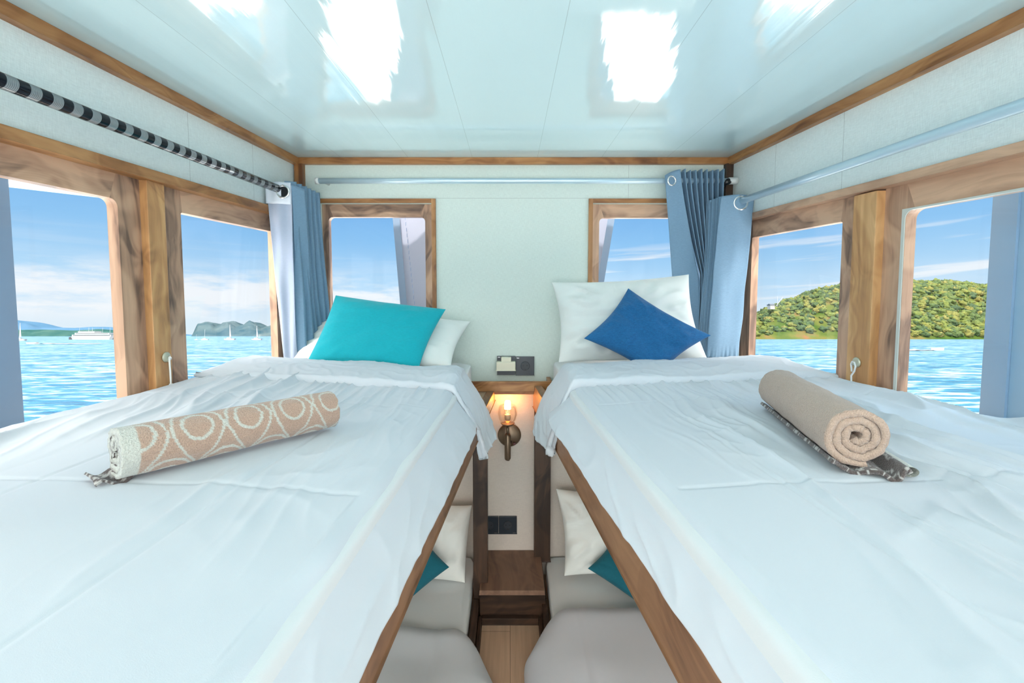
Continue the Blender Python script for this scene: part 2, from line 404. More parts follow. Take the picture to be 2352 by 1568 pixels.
# lower panel behind the lower bunks and gangway: lamp warmth painted in as beige
trim(30, box(-1.05, 1.09, BW-.006, BW-.0005, FLOOR, -.50), M_LOW, 'wall panel below the shelf, lamp warmth painted in as beige', bevel=0)
# step between posts and wall, with dark riser and floor batten
trim(31, box(-.13, .150, 1.86, BW-.007, FLOOR, -1.296), darkwood('x'), 'dark wooden step at the end of the gangway')
stepm = wood('steptop', 'y', (.12, .065, .042), (.20, .115, .075), (.27, .16, .105), .6, .15)
trim(32, box(-.13, .146, 1.845, BW-.008, -1.295, -1.276), stepm, 'worn brown tread of the gangway step')
trim(33, box(-.12, .120, 1.835, 1.859, FLOOR, FLOOR+.028), darkwood('x'), 'dark batten at the foot of the step')
for i, s in enumerate((-1, 1)):
    trim(34+i, box(min(s*.121, s*.133), max(s*.121, s*.133), .0, 1.834, FLOOR, FLOOR+.04), darkwood('y'), 'dark skirting along the gangway floor')

# ------------------------------------------------------------------ bunk frames
def rx_in(s, y):                # inner face of the upper rail
    return s*((.130+.0725*(1.267-y)) if s < 0 else (.172+.089*(1.34-y)))
RB = {-1: -.52, 1: -.55}
def bunk(s, label):
    e = thing('bunk_bed', label, 'bunk bed', (s*.6, 1.1, FLOOR))
    bm = bmesh.new(); z0 = RB[s]; z1 = -.47 if s < 0 else -.445
    q = [(rx_in(s, y), y) for y in (.08, 2.08)] + [(rx_in(s, y)+s*.035, y) for y in (2.08, .08)]
    hexa(bm, [(*p, z0) for p in q]+[(*p, z1) for p in q])
    obj('side_rail', bm, railwood('y'), e, bevel=.004)
    bm = bmesh.new()
    q = [(rx_in(s, y)+s*.037, y) for y in (.09, 2.12)] + [(wx(s, y, .004), y) for y in (2.12, .09)]
    hexa(bm, [(*p, z0+.02) for p in q]+[(*p, z0+.045) for p in q])
    obj('slat_base', bm, mat('plywood', (.42, .30, .2), .6), e)
    if s < 0: obj('post', box(-.160, -.098, 1.895, 1.955, FLOOR, RB[s]-.0), darkwood('z'), e, bevel=.003)
    else: obj('post', box(.114, .190, 2.085, BW-.007, -1.30, -.492), darkwood('z'), e, bevel=.003)
    obj('lower_rail', box(min(s*.135, s*.16), max(s*.135, s*.16), .08, 1.89, FLOOR+.002, FLOOR+.075), darkwood('y'), e, bevel=.003)
    x0, x1 = sorted((s*.162, wx(s, 2.1, .004)))
    obj('lower_base', box(x0, x1, .1, 2.13, FLOOR+.002, FLOOR+.03), mat('plywood', (.42, .30, .2), .6), e)
    return e
bunk(-1, 'teak bunk bed along the left wall, upper berth with turquoise cushion')
bunk(1, 'teak bunk bed along the right wall, upper berth with blue cushion')

# shelf
sh = thing('wall_shelf', 'small teak wall shelf with raised lip under the upper sockets', 'shelf', (.01, 2.1, -.49))
obj('shelf_board', box(-.20, .150, 2.062, BW-.001, -.489, -.462), teak('x'), sh, bevel=.002)
obj('lip', box(-.20, .188, 2.046, 2.062, -.472, -.427), teak('x'), sh, bevel=.002)
obj('end_lip', box(.172, .190, 2.062, BW-.001, -.489, -.425), teak('y'), sh, bevel=.002)

# ------------------------------------------------------------------ bedding
def crease(s, y): return (.186+.05*max(0, 1.435-y)) if s < 0 else (.205+.062*max(0, 1.435-y))
def hemx(s, y): return (.1305+.076*(1.121-y)) if s < 0 else (.166+.115*(1.048-y))
def hemend(y): return .2*max(0, y-1.42)
HZ = {-1: -.462, 1: -.432}
def topz(s, x, y):
    w = abs(wx(s, y, .01)); c = crease(s, y); t = max(0, min(1, (abs(x)-c)/(w-c)))
    return -.342 + .052*t**1.3 if s < 0 else -.332+.036*t**1.3
def nz(*a): return noise.noise(Vector(a))
def ridge(v): return (1-min(1, abs(v)*2.6))**2
TOWAX = {-1: ((-.655, .735), (-.425, 1.055)), 1: ((.612, .75), (.700, 1.165))}
def wrinkle(s, x, y):
    ax = abs(x); t = (ax-.2)/.85
    # lengthwise creases, stronger towards the wall
    wob = .10*nz(y*1.3, x*1.5, 4+s) + .03*nz(y*5, x*4, 9)
    a = ridge(nz((ax+wob)*13, y*1.5, 1.7*s))*(.35+.9*max(0, t))
    b = ridge(nz((ax+wob*1.4)*24+3, y*2.6, 8+s))*.45*(.3+max(0, t))
    g = max(0, min(1, .35+1.6*nz(x*2.1, y*1.4, 20+s)))
    c = nz(x*3.2, y*2.2, 31+s)*.9
    d = ridge(nz(x*8+y*5, y*7-x*4, 40+s))*.18*g
    for (p0, p1) in (TOWAX[s],):                    # pressed flat where the towel lies
        dx, dy = p1[0]-p0[0], p1[1]-p0[1]; L2 = dx*dx+dy*dy; k = max(-.08, min(1.05, ((x-p0[0])*dx+(y-p0[1])*dy)/L2))
        dd = sqrt((x-p0[0]-dx*k)**2+(y-p0[1]-dy*k)**2); g2 = max(0, min(1, (dd-.055)/.07)); a *= g2; b *= g2; c *= g2; d *= g2
    # creases fanning from the turned-down edge
    f = ridge(nz((ax+wob*.5)*30, y*1.2, 55+s))*.7*exp(-((1.50-y)/.16)**2)
    return (a*g*1.9 + b*g*1.7 + c*.5 + d*1.9 + f)*.0138
def mattress(s, lower=False):
    lab = ('white %s mattress under the %s lower bunk bedding' if lower else 'white sheeted mattress of the %s upper bunk%s')
    side = 'left' if s < 0 else 'right'
    z1 = -1.300 if lower else (-.352 if s < 0 else -.338); z0 = FLOOR+.031 if lower else RB[s]+.046
    n = 2.5
    def fn(u, v):
        y = .11 + (2.125-.11)*v
        ci = (.168 if lower else (crease(s, y)-.008)); co = abs(wx(s, y, .012))
        # rounded section, u round the perimeter
        a = 2*pi*u; cx_ = (ci+co)/2; hw = (co-ci)/2; hz = (z1-z0)/2; cz = (z0+z1)/2
        p = .12; ex = lambda q: math.copysign(abs(q)**p, q)
        e = 1 - .06*max(0, (v-.97)/.03)**2 if not lower else 1 - .05*max(0, (v-.96)/.04)**2
        return (s*(cx_+hw*ex(cos(a))*e), y, cz+hz*ex(sin(a))*e + .002*nz(y*6, cos(a)*3, s))
    bm = grid(96, 60, fn)
    for v in (0, 1):
        pass
    bmesh.ops.remove_doubles(bm, verts=bm.verts, dist=1e-4)
    bmesh.ops.holes_fill(bm, edges=[e for e in bm.edges if e.is_boundary], sides=200)
    o = obj('mattress', bm, M_SHEET, smooth=True)
    if lower: tag(o, 'white-sheeted mattress of the lower %s bunk' % side, 'mattress', 'bunk mattresses')
    else: tag(o, 'white-sheeted mattress of the upper %s bunk, mostly under its duvet' % side, 'mattress', 'bunk mattresses')
for s in (-1, 1): mattress(s); mattress(s, True)

def duvet(s, label):
    e = thing('duvet', label, 'duvet', (s*.6, .9, -.34))
    def fn(u, v):
        y = .10 + (1.53-.10)*v
        xw = abs(wx(s, y, .008)); c = crease(s, y); r = .030
        h = hemx(s, y)+hemend(y); hz = HZ[s] + .004*nz(y*7, 3, s) + .0015*nz(y*30, 7, s)
        if s < 0: pass
        if u < .84:                                 # top
            q = u/.84; x = xw + (c+r-xw)*q; z = topz(s, x, y)
            w = wrinkle(s, s*x, y)*min(1, (1-q)*12+.25)
            edge = min(1, q*30); z = z + w - .012*(1-edge)**2
            # stitched quilting seams
            for sx, dd in ((.42, .0), (.74, .1)):
                z -= .0022*exp(-((x-sx-.05*(1.4-y))/.004)**2)
            for sy in (1.28, .74): z -= .0025*exp(-((y-sy+.12*(x-.5)**2)/.004)**2)
            return (s*x, y, z)
        q = (u-.84)/.16; zc = topz(s, c+r, y)
        if q < .3:
            a = q/.3*pi/2*.85; x = c + r - r*sin(a); z = zc - r*(1-cos(a))
            w = .003*nz(y*8, q*3, 60+s)
            return (s*(x-w), y, z+w)
        qq = (q-.3)/.7; a = pi/2*.85; x0 = c+r-r*sin(a); z0 = zc-r*(1-cos(a))
        x = x0 + (h-x0)*qq; z = z0+(hz-z0)*qq
        w = .0035*ridge(nz(y*7+qq*1.2, qq*1.5, 70+s)) + .004*nz(y*4, qq*2, 81+s) + .0012*nz(y*22, qq*5, 5)
        return (s*(x-w*(qq*.9+.2)), y, z)
    o = obj('cover', grid(330, 300, fn), M_DUVET, e, smooth=True)
    # normals: thicken downwards
    solid(o, .008, -1 if s > 0 else -1)
    # turned-down band
    def fb(u, v):
        q = v
        yf = 1.475 + .012*nz(u*5, 2, s) + .03*u*(1 if s < 0 else 1)
        yb = 1.80 - .05*(1-u) if s < 0 else 1.80
        d = max(0, (u-.70)/.30)                     # hanging part
        yb -= .10*d**2
        y = yf + .01 + (yb-yf-.01)*max(0, (q-.18)/.82) + .0
        xw = abs(wx(s, y, .006)); c = crease(s, y)-.012; r = .045
        if q < .18:                                 # rolled front edge
            a = q/.18*pi; yy = yf + .012*(1-cos(a))*0 - .010*sin(a); y = yy+.004; zl = -.006 + .034*(1-cos(a))/2
        else: zl = .028 + .014*sin((q-.18)/.82*pi)
        zl += .009*(nz(u*6, q*3, 11+s)) + .004*ridge(nz(u*20, q*5+u*4, 22+s))
        if u < .70:
            t = u/.70; x = xw+(c+r-xw)*t; z = topz(s, x, y)+zl
            taper = min(1, t*8+.35)
            z = topz(s, x, y)+zl*taper
            return (s*x, y, z)
        t = (u-.70)/.30; zc = topz(s, c+r, y)+zl
        xh = (.122-.32*(y-1.55)*1.05) if s < 0 else (.168-.42*(y-1.55))
        xh = max(.047, .098-.20*(y-1.48)) if s < 0 else max(.070, .146-.27*(y-1.48)); zh = -.578 if s < 0 else -.562
        zh += .06*max(0, (y-1.62)) + .006*nz(y*14, 1, s)
        if t < .25:
            a = t/.25*pi/2*.8; return (s*(c+r-r*sin(a)*1.0), y, zc - r*(1-cos(a)))
        a = pi/2*.8; x0 = c+r-r*sin(a); z0 = zc-r*(1-cos(a)); tt = (t-.25)/.75
        w = .010*nz(y*12, tt*3, 90+s)+.006*ridge(nz(y*16+tt*3, tt*4, 95+s))
        puff = .014*sin(tt*pi)
        return (s*(x0+(xh-x0)*tt-w*tt-puff), y, z0+(zh-z0)*tt)
    o2 = obj('turned_down_band', grid(200, 90, fb), M_DUVET, e, smooth=True)
    solid(o2, .016, -1)
duvet(-1, 'white rumpled duvet on the upper left bunk under the patterned towel')
duvet(1, 'white rumpled duvet on the upper right bunk under the plain rolled towel')

def lowblanket(s, m, label, yf, xb):
    def fn(u, v):
        y = .12 + (yf-.12)*v
        yy = y
        xw = abs(wx(s, y, .015)); c = .175
        fr = max(0, (v-.95)/.05)
        top = -1.262 - .03*fr**2 + .010*nz(y*5, u*3, s)
        if u < .8:
            q = u/.8; x = xw+(c+.05-xw)*q; z = top + .012*nz(x*5, y*4, 3+s)
            z -= .004*exp(-((x-.27)/.005)**2)
            return (s*x, y, z)
        q = (u-.8)/.2; a = q*pi/2
        bulge = xb(y)
        x = c+.05 - (c+.05-bulge)*sin(a); z = top + .012*nz(x*5, y*4, 3+s)*(1-q) - .140*(1-cos(a))
        return (s*x, y, z)
    bm = grid(120, 120, fn)
    o = obj('duvet', bm, m, smooth=True); solid(o, .012, -1)
    return tag(o, label, 'duvet')
lowblanket(-1, M_DUVET, 'white folded duvet on the lower left bunk', 1.66, lambda y: .135 - .11*max(0, min(1, (1.66-y)/.22)))
lowblanket(1, M_GREYBL, 'grey shaded duvet with piped seam on the lower right bunk', 1.76, lambda y: .15 - .10*max(0, min(1, (1.76-y)/.18)))

def pillow(name, c, t, m, label, cat, group=None, pinch=.055, seed=0, wr=.006, n=44, power=.5):
    """c: corners BL, BR, TR, TL of the case; stuffed to thickness t both ways"""
    BL, BR, TR, TL = [Vector(p) for p in c]
    cen = (BL+BR+TR+TL)/4; nrm = (BR-BL).cross(TL-BL).normalized()
    if nrm.y > 0: nrm = -nrm
    def base(u, v):
        U, V = (u+1)/2, (v+1)/2
        p = BL*(1-U)*(1-V)+BR*U*(1-V)+TR*U*V+TL*(1-U)*V
        k = pinch*((1-v*v)*abs(u)**3 + (1-u*u)*abs(v)**3)
        return p + (cen-p)*k
    def f(sg):
        def g(a, b):
            u = sin((a*2-1)*pi/2); v = sin((b*2-1)*pi/2)
            p = base(u, v)
            h = t*((1-u**4)*(1-v**4))**power * (1-.25*(u*u+v*v)/2)
            edge = (1-u*u)*(1-v*v)
            rad = ridge(nz(atan2(v, u)*3.2, sqrt(u*u+v*v)*1.2, seed))*(u*u+v*v)*edge*2.4
            w = (nz(u*2+seed, v*2, sg*3) * .8 + rad*1.1 + ridge(nz(u*3.3+v, v*4.5-u, seed+7))*.5*edge)*wr
            h = h + w*min(1, edge*6)
            off = nrm*sg*h
            return p + off
        return g
    bm = grid(n, n, f(1)); grid(n, n, f(-1), bm)
    bmesh.ops.remove_doubles(bm, verts=bm.verts, dist=5e-5)
    o = obj(name, bm, m, smooth=True)
    return tag(o, label, cat, group)
pillow('pillow', [P(652, 842, 1.86), P(1036, 842, 1.84), P(1081, 738, 2.10), P(720, 735, 2.10)], .062, M_PILLOW,
       'white pillow lying behind the turquoise cushion', 'pillow', 'white pillows', seed=3, wr=.014)
pillow('cushion', [P(700, 840, 1.80), P(962, 845, 1.79), P(1024, 710, 1.96), P(771, 678, 1.96)], .050, M_TURQ,
       'bright turquoise rectangular cushion leaning on the upper left bunk', 'cushion', 'scatter cushions', pinch=.05, seed=5, wr=.009)
pillow('pillow', [P(1283, 832, 1.95), P(1630, 836, 1.86), P(1582, 630, 1.975), P(1267, 648, 2.06)], .050, M_PILLOW,
       'large white pillow propped behind the dark blue cushion', 'pillow', 'white pillows', pinch=.08, seed=9, wr=.028)
pillow('cushion', [P(1508, 868, 1.76), P(1633, 770, 1.79), P(1443, 662, 1.91), P(1341, 777, 1.82)], .045, M_BLUE,
       'dark blue linen cushion standing on its corner', 'cushion', 'scatter cushions', pinch=.10, seed=12, wr=.015)
pillow('pillow', [P(930, 1330, 1.93), P(1068, 1338, 1.93), P(1084, 1160, 2.06), P(960, 1150, 2.06)], .05, M_PILLOW,
       'white pillow upright on the lower left bunk', 'pillow', 'white pillows', seed=14, wr=.014)
pillow('pillow', [P(1296, 1322, 1.93), P(1500, 1335, 1.90), P(1470, 1118, 2.06), P(1277, 1122, 2.06)], .055, M_PILLOW,
       'white pillow upright on the lower right bunk', 'pillow', 'white pillows', pinch=.1, seed=17, wr=.022)
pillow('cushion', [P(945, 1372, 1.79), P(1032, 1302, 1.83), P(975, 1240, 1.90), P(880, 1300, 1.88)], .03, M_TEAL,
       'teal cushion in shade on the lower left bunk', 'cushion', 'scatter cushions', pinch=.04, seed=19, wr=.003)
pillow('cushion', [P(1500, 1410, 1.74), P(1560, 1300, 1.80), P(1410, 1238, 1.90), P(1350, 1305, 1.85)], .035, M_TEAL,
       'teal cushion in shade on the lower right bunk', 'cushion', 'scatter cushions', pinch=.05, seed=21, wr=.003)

# ------------------------------------------------------------------ towels
def terry(name, build_color):
    def bld(T, b):
        tc = T.n('ShaderNodeTexCoord').outputs['Object']
        n = T.n('ShaderNodeTexNoise', {'Vector': tc, 'Scale': 420.0, 'Detail': 3.0}).outputs[0]
        c = build_color(T); c = T.mix(.35, c, T.ramp(n, [(.3, (.30, .24, .20)), (.7, (1, 1, 1))]), 'MULTIPLY')
        lk(T, c, b.inputs['Base Color']); bump(T, b, n, .9, .003)
    m = mat(name, (.6, .45, .35), .95, build=bld); m.node_tree.nodes['Principled BSDF'].inputs['Sheen Weight'].default_value = .4
    return m
def patcol(a, c):
    def f(T):
        at = T.n('ShaderNodeAttribute', attribute_name='pattern').outputs['Fac']
        return T.mix(at, a, c)
    return f
M_TOWA = terry('towel_patterned', patcol((.60, .41, .31), (.74, .75, .68)))
M_TOWB = terry('towel_plain', patcol((.62, .46, .36), (.80, .78, .70)))
M_TOWD = terry('towel_dark', patcol((.13, .105, .10), (.62, .62, .60)))
def pat_ogee(u, v):             # u along the roll, v round it, in metres: rings inside drop shapes
    cell = .088; r = 0.0
    for row in (0, 1):
        uu = u + row*cell/2; vv = v + row*.088
        du = (uu/cell - math.floor(uu/cell) - .5)*cell
        wob = .0018*nz(u*60, v*60, 3)
        d = sqrt(du*du+vv*vv)
        if abs(d-.0235+wob) < .0025: r = 1
        # drop outline: round on top, drawn to a tail
        R = .0395
        if vv > 0: dd = abs(sqrt(du*du+vv*vv)-R+wob)
        else:
            k = max(0, 1+vv/.075); half = R*(k*k*(3-2*k))**.75 + .002; dd = abs(abs(du)-half+wob) if vv > -.075 else 1
        if dd < .0025 and vv < .05: r = 1
    return r
def towel(label, c0, c1, R, mats, turns, outer_pat, tail, seed, edge_band):
    """c0 near-end centre, c1 far-end centre; a spiral of thick terry, extruded along the axis"""
    c0, c1 = Vector(c0), Vector(c1); L = (c1-c0).length; ax = (c1-c0).normalized()
    side = ax.cross(Vector((0, 0, 1))).normalized(); up = side.cross(ax).normalized()
    pitch = R/(turns+.35); th = pitch*.80
    N = int(110*turns) ; M = 150
    if outer_pat: N = int(150*turns)
    e = thing('towel', label, 'towel', tuple((c0+c1)/2 - Vector((0, 0, R))), None)
    # centre line of the sheet: spiral from the core outwards, ending below, then a flat tail
    path = []; a_end = tail['a']; a_start = a_end - 2*pi*turns*tail['dir']
    for i in range(N+1):
        q = i/N; a = a_start + (a_end-a_start)*q; r = pitch*.45 + (R-th/2-pitch*.45)*q
        path.append((r*cos(a), r*sin(a), a, r))
    arc = [0.0]
    for i in range(1, N+1): arc.append(arc[-1]+sqrt((path[i][0]-path[i-1][0])**2+(path[i][1]-path[i-1][1])**2))
    tot = arc[-1]
    bm = bmesh.new(); lay = bm.verts.layers.float.new('pattern')
    G = []
    for i in range(N+1):
        x, z, a, r = path[i]; row = []
        turn = (tot-arc[i])/(2*pi*R)
        for sg in (1, -1):
            col = []
            for j in range(M+1):
                v = j/M; l = v*L
                end = .0035*nz(a*1.3, seed, v*3)+.002*nz(a*4, seed+2, 1)
                rr = r + sg*th/2 + .0018*nz(cos(a)*2, sin(a)*2, l*14+seed) + .0012*nz(a*5, l*30, seed+5)
                # soft, slightly flattened below
                px, pz = rr*cos(a), rr*sin(a)
                if pz < -R*.86: pz = -R*.86 + (pz+R*.86)*.45
                px *= 1+.03*sin(v*5+seed)
                bulge = (1-abs(2*v-1)**8)
                inset = (0 if v in (0, 1) else 0)
                vert = bm.verts.new(c0 + ax*(l + (end if v < .5 else -end)*abs(2*v-1)**6 - (.006*(1-r/R) if v < .5 else -.006*(1-r/R))*(-1)*abs(2*v-1)**20) + side*px + up*pz)
                if sg == 1 and outer_pat: 
                    vert[lay] = 1.0 if (edge_band and l < .024) else pat_ogee(l+.02, (tot-arc[i])-outer_pat)
                elif sg == -1 and outer_pat: vert[lay] = 1.0 if ridge(nz(arc[i]*40, l*30, 2)) > .4 else 0
                col.append(vert)
            row.append(col)
        G.append(row)
    for i in range(N):
        for si in (0, 1):
            for j in range(M):
                f = bm.faces.new([G[i][si][j], G[i+1][si][j], G[i+1][si][j+1], G[i][si][j+1]]); f.material_index = 0 if si == 0 else 1
        for j in (0, M):
            f = bm.faces.new([G[i][0][j], G[i+1][0][j], G[i+1][1][j], G[i][1][j]]); f.material_index = 2
    for i in (0, N):
        for j in range(M): bm.faces.new([G[i][0][j], G[i][0][j+1], G[i][1][j+1], G[i][1][j]])
    obj('roll', bm, mats, e, smooth=True)
    return e, ax, side, up
# left: patterned roll lying across the duvet
def onbed(s, x, y, r): return (x, y, topz(s, x, y)+r)
A0 = onbed(-1, -.655, .735, .0490); A1 = onbed(-1, -.425, 1.055, .0505)
M_BANDTOW = terry('towel_hem', lambda T: T.mix(0.0, (.72, .76, .70), (.8, .8, .8)))
eA, axA, sdA, upA = towel('rolled tan towel with pale ring and drop pattern on the left bunk', A0, A1, .0465, [M_TOWA, M_TOWD, M_BANDTOW], 3.0, .104, {'a': radians(-112), 'dir': -1}, 2, True)
# loose corner under the near end
def tailA(u, v):
    p = Vector(A0) + axA*(-.026+.05*u) + sdA*(.012-.05*v) - upA*.0445
    return p + Vector((0, 0, .006*sin(u*7+v*3)+.010*(1-u)*(v)))
o = obj('loose_corner', grid(20, 20, tailA), M_TOWD, eA, smooth=True); solid(o, .004)
at = o.data.attributes.new('pattern', 'FLOAT', 'POINT')
for i in range(len(o.data.vertices)): at.data[i].value = 1.0 if nz((i % 21)*.35, (i//21)*.3, 3) > .1 else 0

B0 = onbed(1, .602, .770, .063); B1 = onbed(1, .700, 1.165, .056)
eB, axB, sdB, upB = towel('plain tan rolled towel with dark patterned underside on the right bunk', B0, B1, .0555, [M_TOWB, M_TOWB, M_TOWB], 3.2, 0, {'a': radians(-75), 'dir': 1}, 7, False)
LB = (Vector(B1)-Vector(B0)).length
def tailB(u, v):                # the towel's dark reverse showing below the roll, with a doubled hem on the near side
    s_ = -.046 + .114*v
    lift = max(0, .0545 - sqrt(max(0, .0600**2-s_*s_))) if s_ < 0 else 0
    rr = .012*exp(-((v-.93)/.06)**2)
    wob = .0045*nz(v*7, u*2, 5)
    z = -.0565 + lift + rr + wob + .004*sin(v*14)
    return Vector(B0)+axB*(-.016+(LB-.0+.012)*u + .010*sin(v*6)*(1-u)) + sdB*s_ + upB*(z)
bm = grid(120, 90, tailB)
o = obj('patterned_underside', bm, M_TOWD, eB, smooth=True); solid(o, .007, 0)
at = o.data.attributes.new('pattern', 'FLOAT', 'POINT')
for i in range(len(o.data.vertices)):
    u, v = (i//91)/120, (i % 91)/90
    w = nz(u*16, v*4.5, 6)
    at.data[i].value = 1.0 if (abs(w-.12) < .035 or abs(w+.22) < .035 or w > .42) else 0
def hemB(u, v):
    a = v*2*pi
    return Vector(B0)+axB*(-.010+(LB*.55)*u) + sdB*(.072+.012*cos(a)) + upB*(-.050+.0085*sin(a))
o = obj('hem', grid(60, 20, hemB), M_BANDTOW, eB, smooth=True)

# ------------------------------------------------------------------ curtain rods
def striped(T, b):
    tc = T.n('ShaderNodeTexCoord').outputs['Object']; y = T.n('ShaderNodeSeparateXYZ', {0: tc}).outputs[1]
    ph = T.math('FRACT', T.math('DIVIDE', T.math('SUBTRACT', y, .93), .0435))
    m = T.math('GREATER_THAN', ph, .5)
    fine = T.math('GREATER_THAN', T.math('FRACT', T.math('DIVIDE', y, .0032)), .55)
    g = T.mix(T.math('MULTIPLY', fine, .55), (.34, .37, .38), (.09, .10, .11))
    lk(T, T.mix(m, g, (.008, .010, .016)), b.inputs['Base Color'])
M_STRIPE = mat('striped_rod', (.1, .1, .1), .16, .35, build=striped)
rl = thing('curtain_rod', 'black and silver banded curtain rod along the left wall', 'curtain rod', (-.99, 1.2, .405), 'curtain rods')
obj('rod', tube([(wx(-1, y, .06), y, .4115-.0085*(y-.93)) for y in (-.9, 0, .93, 1.5, 1.97)], .0165, 28), M_STRIPE, rl, smooth=True)
obj('rod_end', lathe([(.004, 0), (.019, .002), (.021, .010), (.015, .018)], (wx(-1, 1.975, .06), 1.97, .402), 'y'), M_BLACK, rl, smooth=True)
for y in (.0, 2.0):
    b_ = box(*sorted((wx(-1, y, 0), wx(-1, y, .062))), y-.006, y+.006, .388, .400)
    obj('bracket', b_, M_BLACK, rl)
rr_ = thing('curtain_rod', 'pale metallic curtain rod along the right wall', 'curtain rod', (1.03, 1.2, .37), 'curtain rods')
obj('rod', tube([(wx(1, y, .06), y, .3765-.0115*(y-.964)) for y in (-.9, 0, .96, 1.5, 2.03)], .0145, 28), M_ROD, rr_, smooth=True)
obj('rod_end', lathe([(.004, 0), (.017, .002), (.019, .010), (.013, .018)], (wx(1, 2.035, .06), 2.028, .3645), 'y'), M_BLACK, rr_, smooth=True)
for y in (.0, 2.035):
    obj('bracket', box(*sorted((wx(1, y, 0), wx(1, y, .062))), y-.006, y+.006, .350, .362), M_BLACK, rr_)
rb = thing('curtain_rod', 'pale metallic curtain rod across the back wall', 'curtain rod', (0, 2.08, .479), 'curtain rods')
obj('rod', tube([(x, 2.085, .4795) for x in (-.865, -.3, .3, 1.022)], .0125, 24), M_ROD, rb, smooth=True)
obj('rod_end', tube([(-.878, 2.085, .4795), (-.862, 2.085, .4795)], .0142, 24), M_WHITEMET, rb, smooth=True)
obj('wall_socket', tube([(.985, 2.085, .4795), (1.024, 2.085, .4795)], .0155, 24), M_WHITEMET, rb, smooth=True)
obj('bracket', tube([(.978, 2.066, .4745), (.965, 2.10, .468), (.955, 2.149, .462)], .013, 16), M_BLACK, rb, smooth=True)
obj('bracket', tube([(-.845, 2.095, .4795), (-.845, 2.149, .4795)], .007, 12), M_WHITEMET, rb, smooth=True)

# ------------------------------------------------------------------ curtains
def lerp(a, b, t): return a+(b-a)*t
def curtain(label, top, bot, zt, zb, npl, atop, abot, amp_dir, m, panel=None, seed=0, waist=None, nv=70):
    """accordion of npl folds between plan points top=(T0,T1) and bot=(B0,B1); amp_dir = fold direction"""
    e = thing('curtain', label, 'curtain', (top[0][0], top[0][1], zb), 'grey blue curtains')
    A = Vector((*amp_dir, 0)).normalized(); nu = npl*16
    def fn(u, v):
        z = lerp(zt(u), zb, v)
        T = Vector((*top[0], 0)).lerp(Vector((*top[1], 0)), u); B = Vector((*bot[0], 0)).lerp(Vector((*bot[1], 0)), u)
        w = v*v*(3-2*v) if waist is None else waist(v)
        c = T.lerp(B, w); ph = u*npl*pi*2
        tri = math.asin(max(-1, min(1, sin(ph)*.985)))/(pi/2)
        am = lerp(atop, abot, min(1, v*1.4))*(1+.35*nz(u*npl*.9, v*1.5, seed))
        shape = tri*(1-.3*v)+sin(ph)*.3*v
        sway = .012*v*nz(u*3, v*2, seed+3) 
        p = c + A*(shape*am+sway) + Vector((0, 0, z))
        side = Vector((A.y, -A.x, 0)); p += side*(.006*v*nz(u*npl*1.3, v*2.5, seed+8))
        return p
    o = obj('fabric', grid(nu, nv, fn), m, e, smooth=True); solid(o, .0025, 0)
    return e
# left curtain: pleats stacked along the left rod, seen from the near side
eL = curtain('grey blue pleated curtain bunched in the left back corner', ((-.936, 1.915), (-.902, 2.105)), ((-.895, 1.88), (-.862, 2.09)),
             lambda u: .440 - .014*u, -.305, 6, .052, .050, (1, .12), M_CURT, seed=1)
def frontL(u, v):               # lining-coloured front leaf, hanging from the first eyelet
    xl = lerp(-1.000, -.937+.015*0, v**1.2); xr = lerp(-.898, -.885, v)
    z = lerp(.424+.012*u*0, -.305, v); z = .425-.008*u - v*.73
    y = 1.893 + .004*sin(u*9+v*4) + .010*nz(u*2, v*3, 4)*min(1, v*4) - .018*v
    xx = lerp(xl, xr, u)
    return (xx + .012*sin(v*4)*0, y, z)
o = obj('lining_leaf', grid(30, 60, frontL), M_CURTL, eL, smooth=True); solid(o, .002, 0)
def tabL(u, v): return (lerp(-1.001, -.899, u), 1.8885+.004*sin(u*9), .432-.004*u-.088*v)
o = obj('header_band', grid(12, 8, tabL), M_TAB, eL, smooth=True); solid(o, .002, 0)
obj('eyelet', torus(P(650, 440, 1.884), .024, .0045, (0, 1, 0)), M_CHROME, eL, smooth=True)
obj('eyelet_hole', lathe([(.0225, 0), (.0225, .002)], P(650, 440, 1.8855), 'y'), M_BLACK, eL)
def foldL(u, v):                # wide blue-grey fold beside the front leaf
    x = lerp(lerp(-.900, -.868, u), lerp(-.895, -.845, u), v); y = 1.897+.05*u+.008*sin(v*5)
    return (x + .006*nz(u*2, v*4, 9)*v, y, .424-.012*u-.73*v)
o = obj('fold', grid(12, 60, foldL), M_CURT, eL, smooth=True); solid(o, .002, 0)

# curtain on the back rod
def waistB(v): return min(1, v/.55)**1.3
eB2 = curtain('grey blue pleated curtain hanging on the back rod', ((.735, 2.075), (.955, 2.07)), ((.845, 2.075), (.945, 2.07)),
        lambda u: .521+.003*sin(u*40), -.32, 9, .030, .034, (.15, 1), M_CURT, seed=5, waist=waistB)
def frontB(u, v):
    w = waistB(v*.95); x0 = lerp(.690, .775, v); x1 = lerp(.752, .850, w)
    y = lerp(2.066, 2.045, u)+.004*sin(v*5+u*3)
    return (lerp(x0, x1, u)+.004*sin(v*9)*v, y, .521-.022*(1-u)**2-.84*v)
o = obj('leading_fold', grid(16, 60, frontB), M_CURT, eB2, smooth=True); solid(o, .002, 0)
obj('eyelet', torus(P(1543, 415, 2.043), .0195, .0038, (.3, -1, 0)), M_CHROME, eB2, smooth=True)

